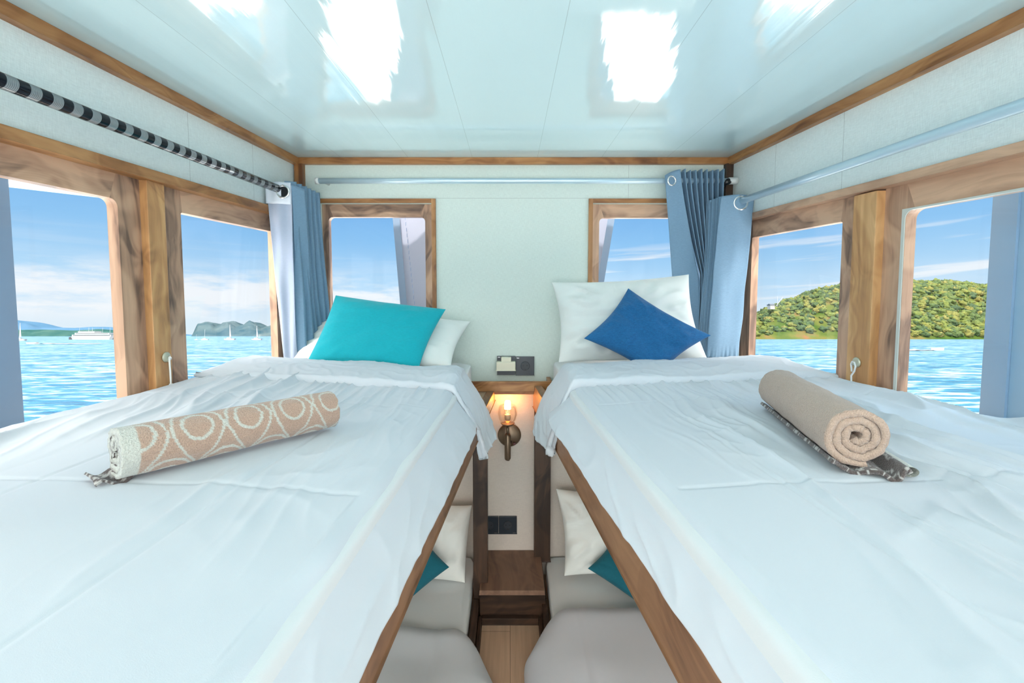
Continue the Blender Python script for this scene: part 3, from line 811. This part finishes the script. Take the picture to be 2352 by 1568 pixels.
# curtain on the right rod
eR = curtain('grey blue curtain on the right rod, with wide flat front leaf', ((.935, 1.99), (.900, 2.06)), ((.905, 1.985), (.870, 2.02)),
        lambda u: .395 - .012*u, -.300, 5, .030, .030, (1, -.1), M_CURT, seed=8)
def frontR(u, v):
    zt = .384+.006*sin(u*3) ; z = lerp(zt, -.300, v)
    xl = lerp(.892, .845, v**.8)-.0; xr = lerp(1.030, .985, v)
    y = 1.948 + .012*sin(u*pi)*(-.5) + .010*nz(u*2.2, v*3, 14)*min(1, v*3) + .008*max(0, v-.93)*nz(u*14, 3, 3)*12
    return (lerp(xl, xr, u)+.004*nz(v*6, u, 2)*v, y, z)
o = obj('front_leaf', grid(40, 80, frontR), M_CURT, eR, smooth=True); solid(o, .0025, 0)
obj('eyelet', torus(P(1701, 466, 1.942), .0265, .005, (.08, 1, 0)), M_CHROME, eR, smooth=True)
obj('eyelet_hole', lathe([(.0225, 0), (.0225, .002)], P(1701, 466, 1.9445), 'y'), mat('eyelet_dark', (.05, .09, .13), .5), eR)

# ------------------------------------------------------------------ sockets
def plate(px0, px1, py0, py1, name, label, kind, mp=M_PLATE):
    a = P(px0, py1, BW-.007); b_ = P(px1, py0, BW-.007); e = thing(name, label, 'socket' if kind != 'plug' else 'adaptor', ((a.x+b_.x)/2, BW, (a.z+b_.z)/2), 'wall sockets')
    obj('cover_plate', box(a.x, b_.x, BW-.016, BW-.0062, a.z, b_.z), mp, e, bevel=.0012)
    c = (a+b_)/2; return e, c, (b_.x-a.x)
def schuko(e, c, w, mr, dy=-.0165):
    y = BW+dy
    obj('socket_ring', torus((c.x, y, c.z), w*.235, w*.02, (0, 1, 0)), mr, e, smooth=True)
    obj('recess', lathe([(w*.225, 0), (w*.225, .002)], (c.x, y-.0005, c.z), 'y'), mat('socket_recess', (.035, .042, .052), .4), e)
    for s in (-1, 1):
        obj('pin_hole', lathe([(w*.034, 0), (w*.034, .0025)], (c.x+s*w*.105, y-.0020, c.z+w*.02), 'y', 12), M_BLACK, e)
    obj('earth_clip', box(c.x-w*.03, c.x+w*.03, y-.003, y, c.z-w*.22, c.z-w*.17), M_BLACK, e)
e, c, w = plate(1185, 1227, 818, 861, 'wall_socket', 'dark grey wall socket above the shelf, open round outlet', 's'); schuko(e, c, w, M_PLATE)
obj('maker_mark', box(c.x-w*.46, c.x-w*.33, BW-.0166, BW-.0158, c.z+w*.43, c.z+w*.445), M_STEEL, e)
e, c, w = plate(1142, 1184, 817, 860, 'wall_socket', 'dark grey wall socket above the shelf, covered by cream adaptor', 's')
obj('maker_mark', box(c.x-w*.46, c.x-w*.33, BW-.0166, BW-.0158, c.z+w*.45, c.z+w*.465), M_STEEL, e)
e2 = thing('plug_adaptor', 'cream plastic plug adaptor in the left upper socket', 'adaptor', (c.x, BW-.04, c.z))
a = P(1140, 851, BW-.05); b_ = P(1184, 829, BW-.05)
bm = box(a.x, b_.x, BW-.055, BW-.0165, a.z, b_.z-.004)
obj('body', bm, M_CREAM, e2, bevel=.003)
a2 = P(1151, 835, BW-.05); b2 = P(1174, 821, BW-.05)
obj('grip', box(a2.x, b2.x, BW-.048, BW-.0165, b_.z-.006, b2.z), M_CREAM, e2, bevel=.003)
for (x0, x1, lab) in ((1146, 1187, 'black wall socket low on the beige panel, fully visible'), (1104, 1145, 'black wall socket low on the beige panel, half behind the post')):
    e, c, w = plate(x0, x1, 1184, 1224, 'wall_socket', lab, 's', mat('socket_plate_low', (.02, .03, .042), .3)); schuko(e, c, w, M_PLATED)
    obj('maker_mark', box(c.x+w*.28, c.x+w*.44, BW-.0166, BW-.0158, c.z-w*.43, c.z-w*.415), M_STEEL, e)

# ------------------------------------------------------------------ wall lamp
wl = thing('wall_lamp', 'lit bronze wall lamp with candle bulb under the shelf', 'wall lamp', (-.004, 2.14, -.70))
pc = P(1170, 1000, 2.13)
obj('back_plate', lathe([(.001, .0), (.054, .0), (.056, -.006), (.05, -.012), (.001, -.014)][::-1], (pc.x, BW-.0062, pc.z), 'y', 40), M_BRONZE, wl, smooth=True)
px_ = P(1166, 1025, 2.085)
obj('stem', tube([P(1165, 1056, 2.085), P(1166, 1052, 2.085), P(1166, 1000, 2.085), P(1166, 996, 2.085)], .0145, 24, rf=lambda t: .75 if t in (0, 1) else 1), M_BRONZE, wl, smooth=True)
obj('arm', tube([(pc.x+.006, BW-.02, pc.z-.03), (pc.x-.002, 2.09, pc.z-.035)], .007, 12), M_BRONZE, wl, smooth=True)
obj('neck', tube([P(1166, 998, 2.085), P(1166, 977, 2.085)], .006, 16), M_BRONZE, wl, smooth=True)
cz = P(1166, 977, 2.085)
obj('cup', lathe([(.004, 0), (.026, .004), (.033, .012), (.031, .012), (.004, .007)], cz, 'z', 32), M_BRONZE, wl, smooth=True)
cb = P(1166, 958, 2.085)
obj('bulb_cap', lathe([(.013, -.012), (.015, 0), (.0145, .012), (.013, .014)], cb, 'z', 24), mat('ceramic', (.55, .42, .28), .3), wl, smooth=True)
ct = P(1166, 930, 2.085)
obj('bulb', lathe([(.0105, -.045), (.014, -.022), (.0145, -.018)], ct, 'z', 24), glass_mat('bulb_glass', (1, .95, .85), .06), wl, smooth=True)
obj('bulb_flame', lathe([(.0150, -.018), (.0155, -.016), (.0135, .016), (.010, .021), (.003, .023)], ct, 'z', 24), emit_mat('bulb_glow', (1, .84, .6), 7), wl, smooth=True)
obj('glass_shade', lathe([(.030, -.0), (.041, .02), (.046, .045), (.042, .072), (.036, .085), (.0355, .085), (.0415, .072), (.0455, .045), (.0405, .02), (.0295, .001)], cz+Vector((0, 0, .012)), 'z', 40), glass_mat('shade_glass', (1, .98, .95), .014), wl, smooth=True)
obj('switch', lathe([(.006, 0), (.006, -.010)], (pc.x+.024, BW-.018, pc.z-.038), 'y', 16), mat('switch_red', (.10, .02, .02), .4), wl)
pl = bpy.data.lights.new('lamp_bulb_light', 'POINT'); pl.energy = .75; pl.color = (1, .33, .04); pl.shadow_soft_size = .018
po = bpy.data.objects.new('lamp_bulb_light', pl); COL.objects.link(po); po.location = (ct.x, ct.y-.001, ct.z+EYE+.034)

# ------------------------------------------------------------------ window hooks
def hook(s, px, py, label, path, off):
    y = {-1: 1.372, 1: 1.405}[s]
    e = thing('window_hook', label, 'hook', (wx(s, y, .01), y, -.25), 'window hooks')
    c = P(px, py, y); x = wx(s, y, .0 if s < 0 else .004)
    obj('rosette', lathe([(.016, 0), (.016, -s*.003), (.010, -s*.006), (.003, -s*.006)], (x, y, c.z), 'x', 28), mat('brass_old', (.62, .62, .48), .35, .5), e, smooth=True)
    obj('eye', torus((x-s*.010, y, c.z-.003), .006, .0016, (0, 1, 0), 16, 8), M_STEEL, e, smooth=True)
    pts = [Vector((x-s*(.012+o), y+dy, c.z+dz)) for o, dy, dz in path]
    obj('rod', tube(pts, .0026, 10), M_WHITEMET, e, smooth=True)
    obj('sleeve', tube([pts[0], pts[0]+Vector((0, 0, .045))], .005, 12), M_WHITEMET, e, smooth=True)
hook(-1, 379, 820, 'white window hook hanging from a brass rosette, left wall', [(.004, -.006, -.125), (.004, -.006, -.06), (.003, -.006, -.012), (.001, -.003, -.001), (-.003, .003, .0)], 0)
hook(1, 1972, 832, 'white curled window hook at a brass rosette, right wall', [(.012, -.014, -.115), (.010, -.010, -.06), (.010, -.008, -.040), (.010, -.020, -.024), (.010, -.024, -.008), (.008, -.016, .003), (.006, -.004, .003), (.003, .004, -.006), (.004, .0, -.018), (.006, -.004, -.028)], 0)

# ------------------------------------------------------------------ outside, on the boat
struct(obj('floor_foredeck', box(-1.35, 1.35, BW+.06, 6.2, -.62, -.56), M_DECK), 'white sunlit foredeck outside the back windows')
struct(obj('floor_aft_bounce_deck', box(-1.6, 1.6, -6.5, REAR-.01, -.98, -.92), M_DECK), 'unseen white deck added behind the cabin to bounce sunlight in')  # added reflector: throws sunlight up to the ceiling
for s in (-1, 1):
    x0, x1 = sorted((wx(s, 0, -.30), s*3.1))
    struct(obj('floor_side_bounce_deck', box(x0, x1, -4.0, 3.6, -.97, -.91), M_DECK), 'white side deck outside the %s windows, widened unseen to bounce sunlight' % ('left' if s < 0 else 'right'))  # widened below the sight lines to bounce sun upward
tag(obj('awning_post', box(-1.262, -1.232, .86, 1.135, -.72, .47), M_POSTEXT), 'broad blue-grey awning post outside the left window', 'post')
tag(obj('awning_post', box(1.243, 1.275, 1.128, 1.188, -.72, .47), M_POSTEXT2), 'slim blue-grey awning post outside the right window', 'post')
scr = thing('plastic_screen', 'clear bluish weather screen beside the right awning post', 'screen', (1.26, .9, -.72))
obj('sheet', box(1.256, 1.260, .42, 1.127, -.70, .46), glass_mat('weather_sheet', (.55, .74, .88), .10, .05), scr)
obj('stile', box(1.250, 1.266, 1.085, 1.1275, -.72, .46), mat('screen_stile', (.33, .50, .66), .4), scr)
bm = bmesh.new(); q = [(-2.75, 1.32), (-1.72, 2.61), (-1.80, 2.67), (-2.83, 1.38)]
hexa(bm, [(*p, .452) for p in q]+[(*p, .53) for p in q])
tag(obj('awning_beam', bm, M_EAVE), 'pale awning beam seen across the top of the left window', 'beam')
# canvas side curtains outside the two back windows
def canv(xa, xb, sgn, label, stitch):
    e = thing('canvas_flap', label, 'canvas flap', (xb, 2.33, -.4), 'canvas flaps outside the back windows')
    def f(u, v):
        z = lerp(.44, -.42, v); xe = lerp(xa[0], xa[1], v); x = lerp(xe, xb, u)
        return (x, 2.33+.012*sin(u*7+v)+.006*nz(u*3, v*4, 3), z)
    o = obj('canvas', grid(30, 40, f), M_CANVAS, e, smooth=True); solid(o, .003)
    if stitch:
        bm = bmesh.new()
        for i in range(26):
            v = .06+i*.033; z = lerp(.44, -.42, v); x = lerp(xa[0], xa[1], v)+.062+.02*v
            box(x-.001, x+.001, 2.310, 2.313, z-.022, z-.004, bm)
        obj('stitching', bm, mat('thread', (.25, .32, .5), .8), e)
    obj('edge_strip', grid(4, 40, lambda u, v: (lerp(xa[0], xa[1], v)+sgn*.035*u, 2.312-.002*u, lerp(.44, -.42, v))), mat('canvas_edge', (.24, .32, .44), .8), e)
canv((-.598, -.535), -.30, 1, 'lilac grey canvas flap with stitching outside the left back window', True)
canv((.540, .405), .30, -1, 'grey canvas flap outside the right back window', False)

# ------------------------------------------------------------------ sea, hills and boats (drawn about the eye, pitched with the sea)
SEA = -4.0
def dirx(px): return (px-CX)/FPX
def ez(py, Y): return (770-py)/FPX*Y*1.0
def E_at(px, py, Y): return Vector((dirx(px)*Y*1.0, Y, ez(py, Y)))
def sea_build(T, b):
    tc = T.n('ShaderNodeTexCoord').outputs['Object']
    sp = T.n('ShaderNodeSeparateXYZ', {0: tc})
    n1 = T.n('ShaderNodeTexNoise', {'Vector': T.n('ShaderNodeMapping', {0: tc, 'Scale': (.35, .9, 1)}).outputs[0], 'Scale': 1.0, 'Detail': 5.0, 'Roughness': .6, 'Distortion': .4}).outputs[0]
    n2 = T.n('ShaderNodeTexNoise', {'Vector': T.n('ShaderNodeMapping', {0: tc, 'Scale': (.05, .16, 1)}).outputs[0], 'Scale': 1.0, 'Detail': 3.0}).outputs[0]
    f = T.math('ADD', T.math('MULTIPLY', n1, .7), T.math('MULTIPLY', n2, .3))
    c = T.ramp(f, [(.40, (.0, .05, .11)), (.50, (.012, .12, .20)), (.57, (.22, .30, .34))]); lk(T, c, b.inputs['Base Color'])
    bump(T, b, f, 1.0, .9)
M_SEA = mat('sea_water', (.1, .45, .75), .25, build=sea_build)
bm = bmesh.new()
v = [bm.verts.new(p) for p in ((-9000, -600, SEA), (9000, -600, SEA), (9000, 9000, SEA), (-9000, 9000, SEA))]; bm.faces.new(v)
struct(obj('floor_sea', bm, M_SEA, env=True), 'choppy bright blue sea outside the windows')

def hillmat(name, cols, sc, rough=.95):
    def bld(T, b):
        tc = T.n('ShaderNodeTexCoord').outputs['Object']
        n = T.n('ShaderNodeTexNoise', {'Vector': tc, 'Scale': sc, 'Detail': 6.0, 'Roughness': .65}).outputs[0]
        lk(T, T.ramp(n, cols), b.inputs['Base Color']); b.inputs['Specular IOR Level'].default_value = 0
    return mat(name, cols[0][1], rough, build=bld)
def ridgehill(name, prof, Y, depth, m, label, bumps=.06, n=160, side_x=1.0):
    """prof: (px, py) skyline points; a hill body with depth rising from the water to the skyline"""
    def sky(px):
        for (a, b_), (c, d) in zip(prof, prof[1:]):
            if a <= px <= c: t = (px-a)/(c-a); t = t*t*(3-2*t)*.5+t*.5; return b_+(d-b_)*t
        return 779
    x0, x1 = prof[0][0], prof[-1][0]
    def f(u, v):
        px = lerp(x0, x1, u); H = max(.2, ez(sky(px), Y)*(1+depth*.5/Y) - SEA)
        yy = Y - depth*.0 + depth*v
        s_ = sin(min(1, v*2)*pi/2) if v < .5 else cos((v-.5)*pi*.8)
        X = dirx(px)*Y*(1+depth*.5/Y*(2*min(v, .5)))
        h = H*s_*(1+bumps*nz(u*25, v*6, 1)*min(1, v*5)) 
        return (X, yy, SEA-.3+h)
    return struct(obj(name, grid(n, 30, f), m, smooth=True, env=True), label)
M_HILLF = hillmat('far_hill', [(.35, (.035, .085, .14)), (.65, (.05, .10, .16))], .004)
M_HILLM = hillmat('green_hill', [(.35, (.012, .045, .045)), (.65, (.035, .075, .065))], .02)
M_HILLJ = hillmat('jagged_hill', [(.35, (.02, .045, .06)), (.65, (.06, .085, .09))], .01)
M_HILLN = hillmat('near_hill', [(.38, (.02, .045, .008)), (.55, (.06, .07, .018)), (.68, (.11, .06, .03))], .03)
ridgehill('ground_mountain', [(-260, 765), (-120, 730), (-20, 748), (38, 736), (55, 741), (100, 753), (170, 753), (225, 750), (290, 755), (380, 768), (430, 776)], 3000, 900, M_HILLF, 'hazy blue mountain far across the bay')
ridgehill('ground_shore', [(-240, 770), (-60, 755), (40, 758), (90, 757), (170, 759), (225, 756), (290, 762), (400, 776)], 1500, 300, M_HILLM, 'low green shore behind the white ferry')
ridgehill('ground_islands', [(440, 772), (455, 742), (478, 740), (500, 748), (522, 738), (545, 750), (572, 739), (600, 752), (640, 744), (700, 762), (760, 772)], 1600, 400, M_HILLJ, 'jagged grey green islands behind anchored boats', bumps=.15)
YN = 450; DN = 200
HP = [(1640, 776), (1716, 744), (1740, 724), (1775, 706), (1820, 690), (1860, 675), (1905, 664), (1960, 652), (2050, 644), (2120, 652), (2180, 650), (2260, 660), (2340, 650), (2500, 690), (2700, 776)]
ridgehill('ground_hill', HP, YN, DN, M_HILLN, 'sandy slope under the trees of the near hill', bumps=.05)
# tree crowns of the near hill: a wood nobody could count
def hsky(px):
    for (a, b_), (c, d) in zip(HP, HP[1:]):
        if a <= px <= c: t = (px-a)/(c-a); t = t*t*(3-2*t)*.5+t*.5; return b_+(d-b_)*t
    return 776
random.seed(4)
ico = bmesh.new(); bmesh.ops.create_icosphere(ico, subdivisions=3, radius=1)
IV0 = [v.co.copy() for v in ico.verts]; IF = [[w.index for w in f.verts] for f in ico.faces]; ico.free()
VAR = []
for k in range(24):
    vs = []
    for p in IV0:
        q = 1+.55*noise.noise(p*1.6+Vector((k*7.3, 0, 0)))+.42*noise.noise(p*4.2+Vector((0, k*5.1, 0)))+.30*noise.noise(p*9+Vector((0, 0, k*3.3)))
        vs.append(p*q)
    VAR.append(vs)
verts, faces, cols = [], [], []
for k in range(2600):
    px = random.uniform(1700, 2400); v = random.random()**1.3*.5; H = ez(hsky(px), YN)*(1+DN/2/YN)-SEA
    if v < .22 and px < 1925 and random.random() < .55: continue
    if v < (.02 if px > 1940 else .04): continue
    s_ = sin(v*2*pi/2); X = dirx(px)*YN*(1+DN/2/YN*2*v)
    R = random.uniform(1.8, 4.3)*(1.0 if px > 1950 else .85)
    c = Vector((X, YN+DN*v, SEA-.3+H*s_+R*.15)); base = len(verts); sd = random.uniform(0, 99)
    IV = VAR[random.randrange(24)]; ca, sa = cos(sd), sin(sd); tall = random.uniform(.7, 1.05)
    for p in IV: verts.append((c.x+(p.x*ca-p.y*sa)*R, c.y+(p.x*sa+p.y*ca)*R, c.z+p.z*R*tall))
    faces += [[i+base for i in f] for f in IF]; cols += [random.random()]*len(IV)
me = bpy.data.meshes.new('tree_canopy'); me.from_pydata(verts, [], faces); at = me.attributes.new('tone', 'FLOAT', 'POINT'); at.data.foreach_set('value', cols)
for p in me.polygons: p.use_smooth = True
def canopy(T, b):
    at = T.n('ShaderNodeAttribute', attribute_name='tone').outputs['Fac']; tc = T.n('ShaderNodeTexCoord').outputs['Object']
    n = T.n('ShaderNodeTexNoise', {'Vector': tc, 'Scale': .5, 'Detail': 5.0, 'Roughness': .7}).outputs[0]
    c = T.ramp(at, [(0, (.013, .040, .010)), (.4, (.040, .072, .010)), (.75, (.085, .11, .010)), (1, (.13, .115, .018))])
    c = T.mix(.7, c, T.ramp(n, [(.35, (.2, .28, .22)), (.62, (1, 1, 1))]), 'MULTIPLY'); lk(T, c, b.inputs['Base Color'])
    bump(T, b, n, 1.0, .8)
me.materials.append(mat('tree_leaves', (.1, .2, .03), .9, build=canopy))
o = bpy.data.objects.new('tree_canopy', me); COL.objects.link(o); o.location = (0, 0, EYE); o.rotation_euler = (-ALPHA, 0, 0)
tag(o, 'dense green and yellow trees covering the near hill', 'trees', kind='stuff')

def ething(name, label, cat, p, group=None):
    e = empty(name); e.location = Matrix.Rotation(-ALPHA, 3, 'X') @ Vector(p) + Vector((0, 0, EYE)); e.rotation_euler = (-ALPHA, 0, 0)
    return tag(e, label, cat, group)
M_SHIP = mat('ship_white', (.26, .27, .28), .5); M_SHIPD = mat('ship_windows', (.03, .04, .05), .3); M_SHIPB = mat('ship_dark', (.02, .025, .03), .5)
def hull(cx_, Y, z0, L, W, H, bm=None, bow=-1):
    bm = bm or bmesh.new()
    def ring(z, k):
        pts = []
        for t, w in ((-.5, .55), (-.45, .85), (-.2, 1), (.25, 1), (.42, .6), (.5, .03)):
            pts.append((t, w))
        L_ = [(cx_ - bow*0 + (t*L*k)*(-1 if bow < 0 else 1), Y - w*W/2*k, z) for t, w in pts] + [(cx_+(t*L*k)*(-1 if bow < 0 else 1), Y + w*W/2*k, z) for t, w in pts[::-1]]
        return [bm.verts.new(p) for p in L_]
    a = ring(z0, .92); b_ = ring(z0+H, 1.0)
    for i in range(len(a)): j = (i+1) % len(a); bm.faces.new([a[i], a[j], b_[j], b_[i]])
    bm.faces.new(a); bm.faces.new(b_[::-1]); return bm
def ferry():
    Y = 420; p0 = E_at(162, 781, Y); p1 = E_at(268, 781, Y); L = p1.x-p0.x; cx_ = (p0.x+p1.x)/2; z0 = SEA-.2
    k = L/42
    e = ething('ferry', 'long white ferry moored before the green shore', 'ship', (cx_, Y, z0))
    obj('hull', hull(cx_, Y, z0, L, 9*k, 3.0*k, bow=-1), M_SHIP, e, env=True)
    for i, (a, b_, z, h) in enumerate(((-.38, .46, 3.0, 1.6), (-.32, .42, 4.9, 1.4), (-.25, .10, 6.5, 1.2))):
        obj('deck_house', box(cx_+a*L, cx_+b_*L, Y-3.6*k, Y+3.6*k, z0+z*k, z0+(z+h)*k), M_SHIP, e, env=True)
        obj('window_band', box(cx_+(a+.02)*L, cx_+(b_-.02)*L, Y-3.65*k, Y-3.6*k, z0+(z+.6)*k, z0+(z+h-.35)*k), M_SHIPD, e, env=True)
    for a in (-.3, -.1, -.02, .2, .36):
        obj('mast', tube([(cx_+a*L, Y, z0+6*k), (cx_+a*L, Y, z0+11*k)], .10*k, 6), M_SHIP, e, env=True)
    obj('bow_stripe', box(cx_-.47*L, cx_-.40*L, Y-2.4*k, Y-2.2*k, z0+.2, z0+2.5*k), M_SHIPB, e, env=True)
ferry()
def sailboat(px, Y, h, label, group=None, col=M_SHIP, sail=False):
    p = E_at(px, 775, Y); z0 = SEA-.1; L = h*.75
    e = ething('sailing_boat', label, 'boat', (p.x, Y, z0), group)
    obj('hull', hull(p.x, Y, z0, L, L*.3, h*.10), col, e, env=True)
    obj('cabin', box(p.x-L*.2, p.x+L*.15, Y-L*.08, Y+L*.08, z0+h*.10, z0+h*.17), col, e, env=True)
    obj('mast', tube([(p.x, Y, z0+h*.1), (p.x, Y, z0+h)], h*.012, 6), col, e, env=True)
    if sail:
        bm = bmesh.new(); v = [bm.verts.new(q) for q in ((p.x+h*.01, Y-.03, z0+h*.22), (p.x+h*.10, Y-.03, z0+h*.22), (p.x+h*.01, Y-.03, z0+h*.9), (p.x+h*.01, Y+.03, z0+h*.22), (p.x+h*.10, Y+.03, z0+h*.22), (p.x+h*.01, Y+.03, z0+h*.9))]
        for f in ((0, 1, 2), (3, 5, 4), (0, 3, 4, 1), (1, 4, 5, 2), (2, 5, 3, 0)): bm.faces.new([v[i] for i in f])
        obj('furled_sail', bm, col, e, env=True)
sailboat(46, 330, 13, 'white tall-masted boat at the left edge of the bay', sail=True)
for px, hh, lab in ((471, 9, 'leftmost small boat anchored before the jagged islands'), (528, 13, 'mid small boat with furled sail before the jagged islands'), (590, 12, 'small boat anchored beside the curtain edge'), (452, 5, 'low white boat by the frame of the narrow left window')):
    sailboat(px, 380, hh, lab, 'boats anchored before the islands', sail=hh > 9)
sailboat(282, 300, 12, 'mast of a boat close to the left window stile')
for px, Y, L, lab, g in ((75, 210, 9, 'small speedboat with white wake in the left window', 0), (2150, 120, 5.5, 'small speedboat with white wake in the right window', 1)):
    p = E_at(px, 775, Y); e = ething('speedboat', lab, 'boat', (p.x, Y, SEA))
    obj('hull', hull(p.x, Y, SEA-.1, L*.6, L*.2, .8, bow=-1), M_SHIP, e, env=True)
    def wk(u, v): return (p.x + L*(.2+3.2*u)*(1 if px < 1000 else -1), Y+(v-.5)*(3+9*u), SEA+.10+.5*max(0, nz(u*9, v*3, px))*(1-u*.7))
    obj('wake', grid(60, 8, wk), mat('foam', (.22, .23, .24), .9), e, smooth=True, env=True)
# house and slanted mast on the hill's shoulder
hb = E_at(1772, 700, 500); e = ething('hill_house', 'tiny white house with crane mast on the hill shoulder', 'house', (hb.x, 500, hb.z-5))
obj('walls', box(hb.x-2.4, hb.x+2.4, 497, 503, hb.z-5, hb.z-.5), M_SHIP, e, env=True)
bm = bmesh.new(); rv = [bm.verts.new(q) for q in ((hb.x-3, 496, hb.z-.5), (hb.x+3, 496, hb.z-.5), (hb.x+3, 504, hb.z-.5), (hb.x-3, 504, hb.z-.5), (hb.x-2.4, 500, hb.z+1.2), (hb.x+2.4, 500, hb.z+1.2))]
for f in ((0, 1, 5, 4), (2, 3, 4, 5), (1, 2, 5), (3, 0, 4), (0, 3, 2, 1)): bm.faces.new([rv[i] for i in f])
obj('roof', bm, M_SHIPD, e, env=True)
obj('mast', tube([(hb.x+4, 498, hb.z-2), (hb.x+12, 498, hb.z+8)], .22, 6), M_SHIP, e, env=True)
obj('pole', tube([(hb.x+6, 498, hb.z-2), (hb.x+6, 498, hb.z+9)], .16, 6), M_SHIP, e, env=True)
